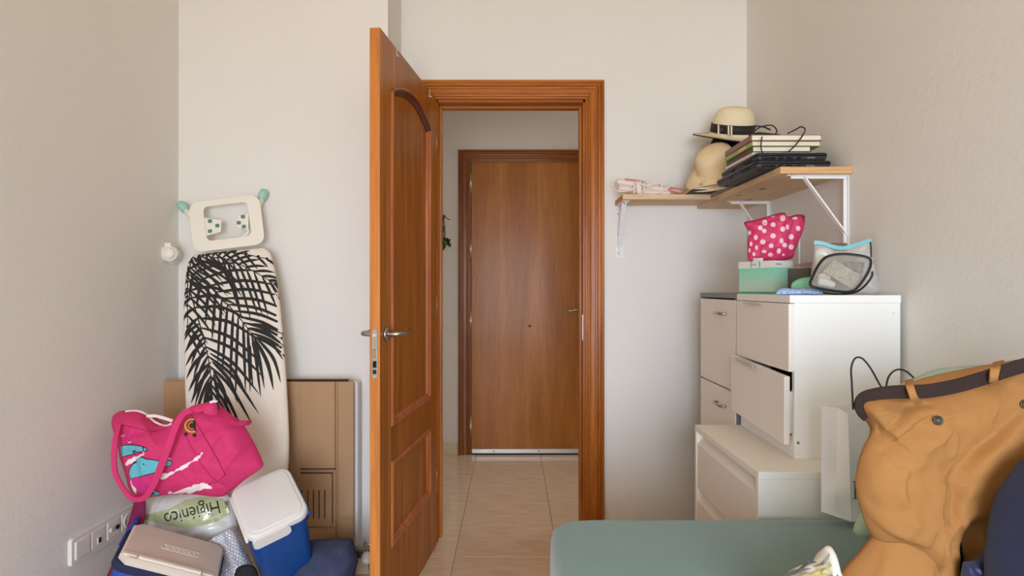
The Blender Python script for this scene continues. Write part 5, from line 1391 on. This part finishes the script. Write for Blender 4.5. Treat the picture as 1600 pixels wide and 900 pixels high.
def pad(name, lo, hi, m, parent, r=0.05, bulge=0.012, nz=0.004, rz=0.0, seg=(26, 14, 10)):
    """soft box: rounded edges, slightly swollen faces"""
    lo = Vector(lo); hi = Vector(hi); c = (lo + hi) / 2; h = (hi - lo) / 2
    bm = bmesh.new(); bmesh.ops.create_cube(bm, size=2.0); bmesh.ops.subdivide_edges(bm, edges=bm.edges[:], cuts=15, use_grid_fill=True)
    R = Matrix.Rotation(rz, 3, 'Z')
    for v in bm.verts:
        q = Vector([math.copysign(abs(v.co[i]) ** 0.75, v.co[i]) * h[i] for i in range(3)])
        core = Vector([max(-h[i] + r, min(h[i] - r, q[i])) for i in range(3)]); d = q - core
        u = Vector((q.x / h.x, q.y / h.y, q.z / h.z))
        p = core + (d.normalized() * r if d.length > 1e-6 else Vector((0, 0, 0)))
        face = [i for i in range(3) if abs(v.co[i]) > .999]
        for i in face:
            e = 1.0
            for j in range(3):
                if j != i: e *= max(0.0, 1 - u[j] ** 2)
            p[i] += math.copysign(bulge * e, q[i])
        p += (d.normalized() if d.length > 1e-6 else Vector((0, 0, 1))) * noise.noise((p + c) * 9) * nz
        v.co = c + R @ p
    return from_bm(name, bm, m, parent, True)


pad('arm', (0.095, 1.105, 0.10), (1.075, 1.465, 0.612), M_sofa, so, 0.045, 0.006, 0.003)
pad('base', (0.13, -0.75, 0.08), (1.07, 1.12, 0.30), M_sofa, so, 0.02, 0.0, 0.0)
pad('seat_cushion', (0.10, 0.19, 0.29), (0.82, 1.10, 0.45), M_seatc, so, 0.05, 0.012, 0.004)
pad('seat_cushion', (0.10, -0.74, 0.29), (0.82, 0.18, 0.45), M_seatc, so, 0.05, 0.012, 0.004)
pad('back_frame', (0.965, -0.75, 0.28), (1.08, 1.05, 0.80), M_sofa, so, 0.04, 0.0, 0.0)
for x in (0.17, 1.0):
    for y in (-0.66, 1.38): lathe('foot', [(0, 0), (0.02, 0), (0.026, 0.09), (0, 0.11)], Matrix.Translation((x, y, 0.0)), M_black, so, 14)
mt = Blob.facing(1.13, 1450, 720, 0)
mt.outline([(1335, 836), (1333, 824), (1342, 812), (1350, 790), (1352, 720), (1362, 660), (1390, 612), (1430, 590), (1462, 577), (1500, 572.5), (1550, 570), (1630, 575), (1655, 640), (1655, 880), (1560, 893), (1420, 890), (1372, 876), (1356, 846), (1347, 838)], center=(1490, 740))
mt.fold([(1334, 832), (1346, 838), (1360, 836)], .006, .006); mt.fold([(1352, 800), (1345, 818), (1340, 830)], .006, -.006)
mt.shape(.05, .04, 4, .6, .004, 10)
tag(mt.build('mint_throw', M_mintc, None, 14, 140), 'pale mint throw bunched up behind the mustard trousers', 'throw')

# patterned pillow
M_pil = mat('white_pillow', (226, 222, 212), .85, bump=.2, bscale=350)
pw = empty('patterned_pillow', P(1272, 1000, 0.93), 'white pillow with olive and grey leaf print poking up from the seat', 'pillow')
PW = Blob.facing(0.93, 1270, 920, 6)
PW.outline([(1196, 960), (1214, 914), (1232, 894), (1252, 883), (1272, 876), (1282, 866), (1288, 855), (1294, 852), (1301, 857), (1304, 872), (1310, 888), (1324, 912), (1352, 950), (1372, 1030), (1340, 1150), (1250, 1160), (1180, 1080)], center=(1272, 990))
PW.fold([(1284, 872), (1282, 890), (1272, 910)], .008, -.005)
PW.shape(.065, .045, 2.6, .7, .003, 14); PW.build('cover', M_pil, pw, 18, 140)
cols = [((168, 160, 104), 'olive_print'), ((140, 142, 140), 'grey_print'), ((196, 180, 104), 'mustard_print'), ((110, 112, 108), 'dark_grey_print')]
blades = [([(1216, 908), (1240, 894), (1268, 888)], 7, 1), ([(1222, 916), (1250, 902), (1290, 898)], 8, 0), ([(1240, 898), (1262, 880), (1276, 878)], 5, 3), ([(1254, 908), (1284, 894), (1302, 896)], 7, 2), ([(1284, 884), (1292, 872), (1296, 864)], 6, 1), ([(1278, 894), (1296, 884), (1303, 882)], 5, 0), ([(1226, 932), (1260, 916), (1300, 912)], 8, 1), ([(1270, 886), (1284, 880), (1290, 870)], 4, 0), ([(1290, 906), (1306, 900), (1314, 906)], 6, 3), ([(1230, 950), (1270, 930), (1320, 925)], 9, 0), ([(1208, 926), (1216, 916), (1228, 904)], 5, 2)]
for pth, wd_, ci in blades:
    PW.decal('leaf_print', [stroke(pth, [1, wd_ * .8, wd_, wd_ * .6, .5], 5)], mat(cols[ci][1], cols[ci][0], .85), pw, .001, 8)

# paper carrier bag
M_pb = mat('white_paper', (249, 249, 255), .75, bump=.15, bscale=40)
pg = empty('paper_bag', P(1320, 815, 1.38), 'white paper carrier bag with dark cord handles on the sofa arm', 'bag')
# corners: front-left vertical fold at px 1325
A0_, A1_ = P(1284, 634, 1.405), P(1325, 646, 1.365)            # top of the gusset side
B0_, B1_ = P(1283, 799, 1.402), P(1330, 815, 1.368)
Wv = (P(1425, 640, 1.425) - A1_); Wv.z = 0.0
N_ = 12
V = []; Fc = []
cols_ = []
def edgept(t, s):           # t: around the bag 0..4 (gusset, front, far gusset, back), s: 0 top..1 bottom
    def L(a, b, k): return a + (b - a) * k
    tl, tr, bl_, br = A0_, A1_, B0_, B1_
    Wb = Wv * .96
    if t <= 1:
        p = L(L(tl, tr, t), L(bl_, br, t), s); k = math.sin(math.pi * t); fr_ = (tr - tl).cross(Vector((0, 0, 1))).normalized()
        dn = (fr_ if fr_.x > 0 else -fr_)
        p += dn * (0.026 * (1 - abs(2 * t - 1)) * max(0.0, 1 - 1.25 * s) - 0.010 * max(0.0, 1 - abs(s - .78) * 5) * (1 - abs(2 * t - 1)))
    elif t <= 2:
        k = t - 1; p = L(L(tr, br, s), L(tr + Wv, br + Wb, s), k) + Vector((0, -1, 0)) * (noise.noise(Vector((t * 4, s * 5, 1))) * .006)
    elif t <= 3:
        k = t - 2; p = L(L(tr + Wv, br + Wb, s), L(tl + Wv, bl_ + Wb, s), k)
    else:
        k = t - 3; p = L(L(tl + Wv, bl_ + Wb, s), L(tl, bl_, s), k)
    return p
nt_ = 40; ns = 26
for j in range(ns + 1):
    for i in range(nt_): V.append(edgept(4 * i / nt_, j / ns))
for j in range(ns):
    for i in range(nt_): Fc.append((j * nt_ + i, (j + 1) * nt_ + i, (j + 1) * nt_ + (i + 1) % nt_, j * nt_ + (i + 1) % nt_))
Fc.append(tuple(ns * nt_ + i for i in range(nt_)))
pbm = mesh('body', V, Fc, M_pb, pg, False)
md = pbm.modifiers.new('thickness', 'SOLIDIFY'); md.thickness = 0.0012
hc1 = [P(*p) for p in ((1333, 640, 1.355), (1331, 600, 1.355), (1330, 575, 1.355), (1336, 560, 1.355), (1347, 560, 1.355), (1360, 575, 1.355), (1374, 600, 1.355), (1386, 622, 1.355), (1389, 645, 1.355))]
tube('cord_handle', hc1, .0022, mat('charcoal_cord', (58, 58, 66), .7), pg, 8, 6)
hc2 = [P(*p) for p in ((1383, 648, 1.42), (1384, 612, 1.42), (1388, 590, 1.42), (1398, 579, 1.42), (1410, 578, 1.42), (1422, 585, 1.42), (1434, 602, 1.42), (1440, 645, 1.42))]
tube('cord_handle', hc2, .0022, MATS['charcoal_cord'], pg, 8, 6)
# printed letter on the front, mostly hidden by the trousers
fo = A1_ + (B1_ - A1_) * .70 + Wv * .012; fx = Wv.normalized(); fz = (A1_ - B1_).normalized(); fn = fx.cross(fz)
if fn.y > 0: fn = -fn
for t_, nm in (('I', 'letter'),):
    V = []; pf = text_polys(t_, .055)
    bm = bmesh.new()
    for f in [[(-.002, .021), (.002, .021), (.002, -.021), (-.002, -.021)], [(-.007, .021), (.007, .021), (.007, .0195), (-.007, .0195)], [(-.007, -.0195), (.007, -.0195), (.007, -.021), (-.007, -.021)]]:
        bm.faces.new([bm.verts.new(fo + fx * (x + .004) + fz * z + fn * .0075) for x, z in f])
    from_bm(nm, bm, M_black, pg)['kind'] = 'stuff'

# ================================================================== mustard trousers and navy jacket
M_mus = mat('mustard_cotton', (164, 114, 62), 0.85, bump=.28, bscale=480, var=.05, vscale=8)
M_must = mat('mustard_inside', (162, 114, 66), 0.85, bump=.2, bscale=400)
M_belt = mat('brown_woven_belt', (50, 33, 29), .8, bump=1.0, bscale=420, var=.35, vscale=420, stretch=(1, 1, 2.4))
tr = empty('trousers', P(1480, 1080, 1.0), 'mustard trousers with a dark brown woven belt draped over the sofa', 'trousers')
T0 = Blob.facing(1.045, 1500, 600, 0)
T0.outline([(1380, 622), (1402, 606), (1430, 595), (1470, 584), (1520, 574), (1560, 567), (1600, 560), (1660, 552), (1690, 600), (1680, 680), (1560, 690), (1420, 680), (1376, 650)], center=(1530, 622), closed_smooth=4).shape(.012, .012, 4, .6, .002, 20)
T0.fold([(1410, 612), (1470, 596), (1540, 582), (1600, 572)], .005, .004, False)
T0.build('rear_waistband', M_must, tr, 12, 120)
TR = Blob.facing(1.01, 1440, 760, 0)
TR.outline([(1345, 636), (1352, 622), (1372, 619), (1400, 622), (1425, 622), (1460, 618), (1500, 606), (1550, 592), (1600, 576), (1660, 562), (1700, 640), (1700, 740), (1640, 800), (1560, 806), (1505, 808), (1495, 830), (1488, 870), (1484, 920), (1474, 1000), (1456, 1000), (1446, 930), (1438, 886), (1420, 862), (1396, 848), (1372, 846), (1356, 828), (1348, 808), (1339, 776), (1336, 752), (1342, 720), (1352, 694), (1363, 672), (1356, 654)], center=(1440, 740), closed_smooth=5)
for f_, wd_, am_, sh_ in (
    ([(1352, 692), (1366, 672), (1390, 648), (1414, 632), (1446, 628)], .022, -.013, -1),
    ([(1362, 700), (1374, 690), (1392, 672), (1420, 652), (1446, 640)], .018, -.012, 1),
    ([(1590, 612), (1556, 644), (1526, 672), (1494, 702), (1474, 736), (1463, 776), (1456, 812)], .050, -.024, 1),
    ([(1570, 592), (1536, 616), (1526, 645), (1530, 676)], .016, .008, 1),
    ([(1336, 782), (1362, 812), (1392, 828), (1425, 838)], .022, .010, -1),
    ([(1444, 905), (1450, 865), (1460, 826), (1474, 806)], .024, -.014, 1),
    ([(1470, 800), (1490, 794), (1520, 797), (1560, 799)], .014, .008, 0),
    ([(1466, 662), (1490, 680), (1512, 696)], .007, -.0025, 0), ([(1466, 665), (1472, 688), (1466, 712)], .008, .004, 1),
    ([(1444, 692), (1454, 676), (1464, 662)], .007, .004, -1), ([(1392, 720), (1384, 748), (1390, 780)], .020, .007, 1),
    ([(1412, 700), (1440, 684), (1458, 664)], .012, .004, -1),
    ([(1424, 664), (1434, 652), (1470, 643), (1522, 636)], .010, .0035, -1),
    ([(1348, 648), (1370, 640), (1400, 634)], .007, .004, -1), ([(1390, 640), (1402, 634), (1408, 628)], .005, -.004, 0),
    ([(1610, 690), (1566, 716), (1536, 756)], .020, .008, 1), ([(1440, 800), (1448, 760), (1458, 724)], .020, .008, -1),
   
 ([(1372, 745), (1396, 800), (1430, 820)], .02, .004, 0)):
    TR.fold(f_, wd_, am_, True, sh_)
TR.shape(.052, .04, 3.6, .6, .008, 13); TR.build('front_leg', M_mus, tr, 44, 320)
T3 = Blob.facing(1.015, 1390, 920, 0).outline([(1284, 985), (1300, 922), (1322, 886), (1342, 864), (1361, 840), (1386, 806), (1440, 796), (1480, 830), (1488, 920), (1476, 1010), (1456, 1085), (1310, 1085)], center=(1400, 930)).shape(.046, .04, 2.6, .6, .004, 9)
T3.fold([(1436, 868), (1410, 905), (1398, 960)], .022, .008, True, 1); T3.fold([(1372, 850), (1356, 880), (1340, 920)], .02, .006, True, -1)
T3.build('lower_leg', M_mus, tr, 22, 160)
T2 = Blob.facing(1.012, 1540, 850, 0).outline([(1496, 792), (1530, 776), (1600, 770), (1640, 820), (1620, 900), (1560, 960), (1520, 940), (1503, 890), (1498, 850)], center=(1550, 860)).shape(.032, .02, 4, .6, .004, 14)
T2.fold([(1510, 815), (1520, 850), (1516, 880)], .008, .006); T2.fold([(1530, 820), (1534, 850)], .008, -.005)
T2.build('rear_leg', M_mus, tr, 16, 110)
bp = [(1352, 654, .985), (1345, 644, .972), (1342, 632, .965), (1348, 622, .960), (1362, 617, .955), (1390, 613, .950), (1420, 612, .946), (1450, 611, .944), (1490, 604, .942), (1530, 593, .942), (1570, 580, .944), (1610, 568, .948), (1660, 556, .955)]
belt = strap_img('belt', bp, [.010, .013, .015, .017, .019, .021, .022, .022, .022, .022, .022, .022, .022], .004, M_belt, tr)
ribbon('belt_loop', [P(*p) for p in ((1421, 594, 1.02), (1420, 596, .975), (1421, 602, .945), (1424, 612, .935), (1428, 622, .937), (1436, 631, .960))], (1, 0, 0.2), .0115, .003, M_mus, tr)
ribbon('belt_loop', [P(*p) for p in ((1562, 565, 1.02), (1558, 568, .97), (1555, 575, .940), (1553, 584, .932), (1552, 593, .934), (1552, 601, .960))], (1, 0, 0.2), .0125, .003, M_mus, tr)
M_btn = mat('dark_button', (62, 54, 48), .4, coat=.3)
for x, y in ((1465.5, 657), (1601, 632)):
    c = TR.surf(x, y, .001)
    b_ = lathe('button', [(0, 0), (.0076, 0), (.0080, .0015), (.0070, .0026), (.0052, .0022), (.0048, .0012), (0, .0012)], frame_z(c, (-.1, -1, .1)), M_btn, tr, 22)
    lathe('button_inset', [(0, 0), (.0042, 0), (.0038, .0006), (0, .0008)], frame_z(c + Vector((0, -.0014, 0)), (-.1, -1, .1)), mat('button_centre', (84, 78, 72), .5), b_, 14)
0 and tube('pocket_stitch', [TR.surf(x, y, .0008) for x, y in catmull([(1420, 668), (1426, 656), (1444, 648), (1480, 640), (1520, 634), (1524, 648), (1522, 668)], 5)], .0007, M_must, tr, 5)
0 and tube('seam', [TR.surf(x, y, .0005) for x, y in catmull([(1540, 640), (1545, 680), (1535, 730), (1518, 790)], 5)], .0008, M_must, tr, 5)

jk = empty('navy_jacket', P(1600, 1080, .86), 'navy blue knitted garment hanging in front of the trousers', 'jacket')
JK = Blob.facing(.92, 1620, 860, 0, 0)
JK.outline([(1537, 905), (1538, 860), (1544, 820), (1550, 790), (1560, 765), (1578, 738), (1600, 714), (1640, 690), (1700, 684), (1728, 760), (1728, 1100), (1640, 1120), (1540, 1105), (1528, 1000)], center=(1650, 900))
JK.fold([(1570, 790), (1560, 840), (1562, 900)], .014, -.006); JK.fold([(1590, 760), (1580, 820), (1590, 900)], .02, .006)
JK.shape(.07, .02, 2.6, .6, .004, 9); JK.build('body', mat('navy_knit', (31, 32, 54), .95, bump=.6, bscale=700, sheen=.2), jk, 22, 150)
JL = Blob.facing(.945, 1520, 880, 0).outline([(1503, 884), (1512, 878), (1524, 874), (1540, 862), (1556, 850), (1570, 900), (1560, 1000), (1520, 1060), (1500, 960)], center=(1532, 920)).shape(.03, .012, 2.4, .6, .003, 20)
for f_ in ([(1508, 884), (1520, 892), (1522, 915)], [(1524, 876), (1534, 888), (1530, 905)], [(1542, 866), (1540, 884)]): JL.fold(f_, .006, -.008)
JL.build('lining', mat('navy_satin', (36, 44, 78), .35, sheen=.3), jk, 14, 100)
JD = Blob.facing(1.015, 1490, 880, 0).outline([(1489, 828), (1496, 815), (1501, 850), (1508, 900), (1506, 1000), (1478, 1000), (1484, 890)], center=(1494, 910)).shape(.012, .012, 3, .6)  # dark filler painted as the shaded gap between the trouser legs
JD.build('leg_gap_shade', mat('gap_shade_navy', (26, 26, 40), .9), jk, 8, 60)
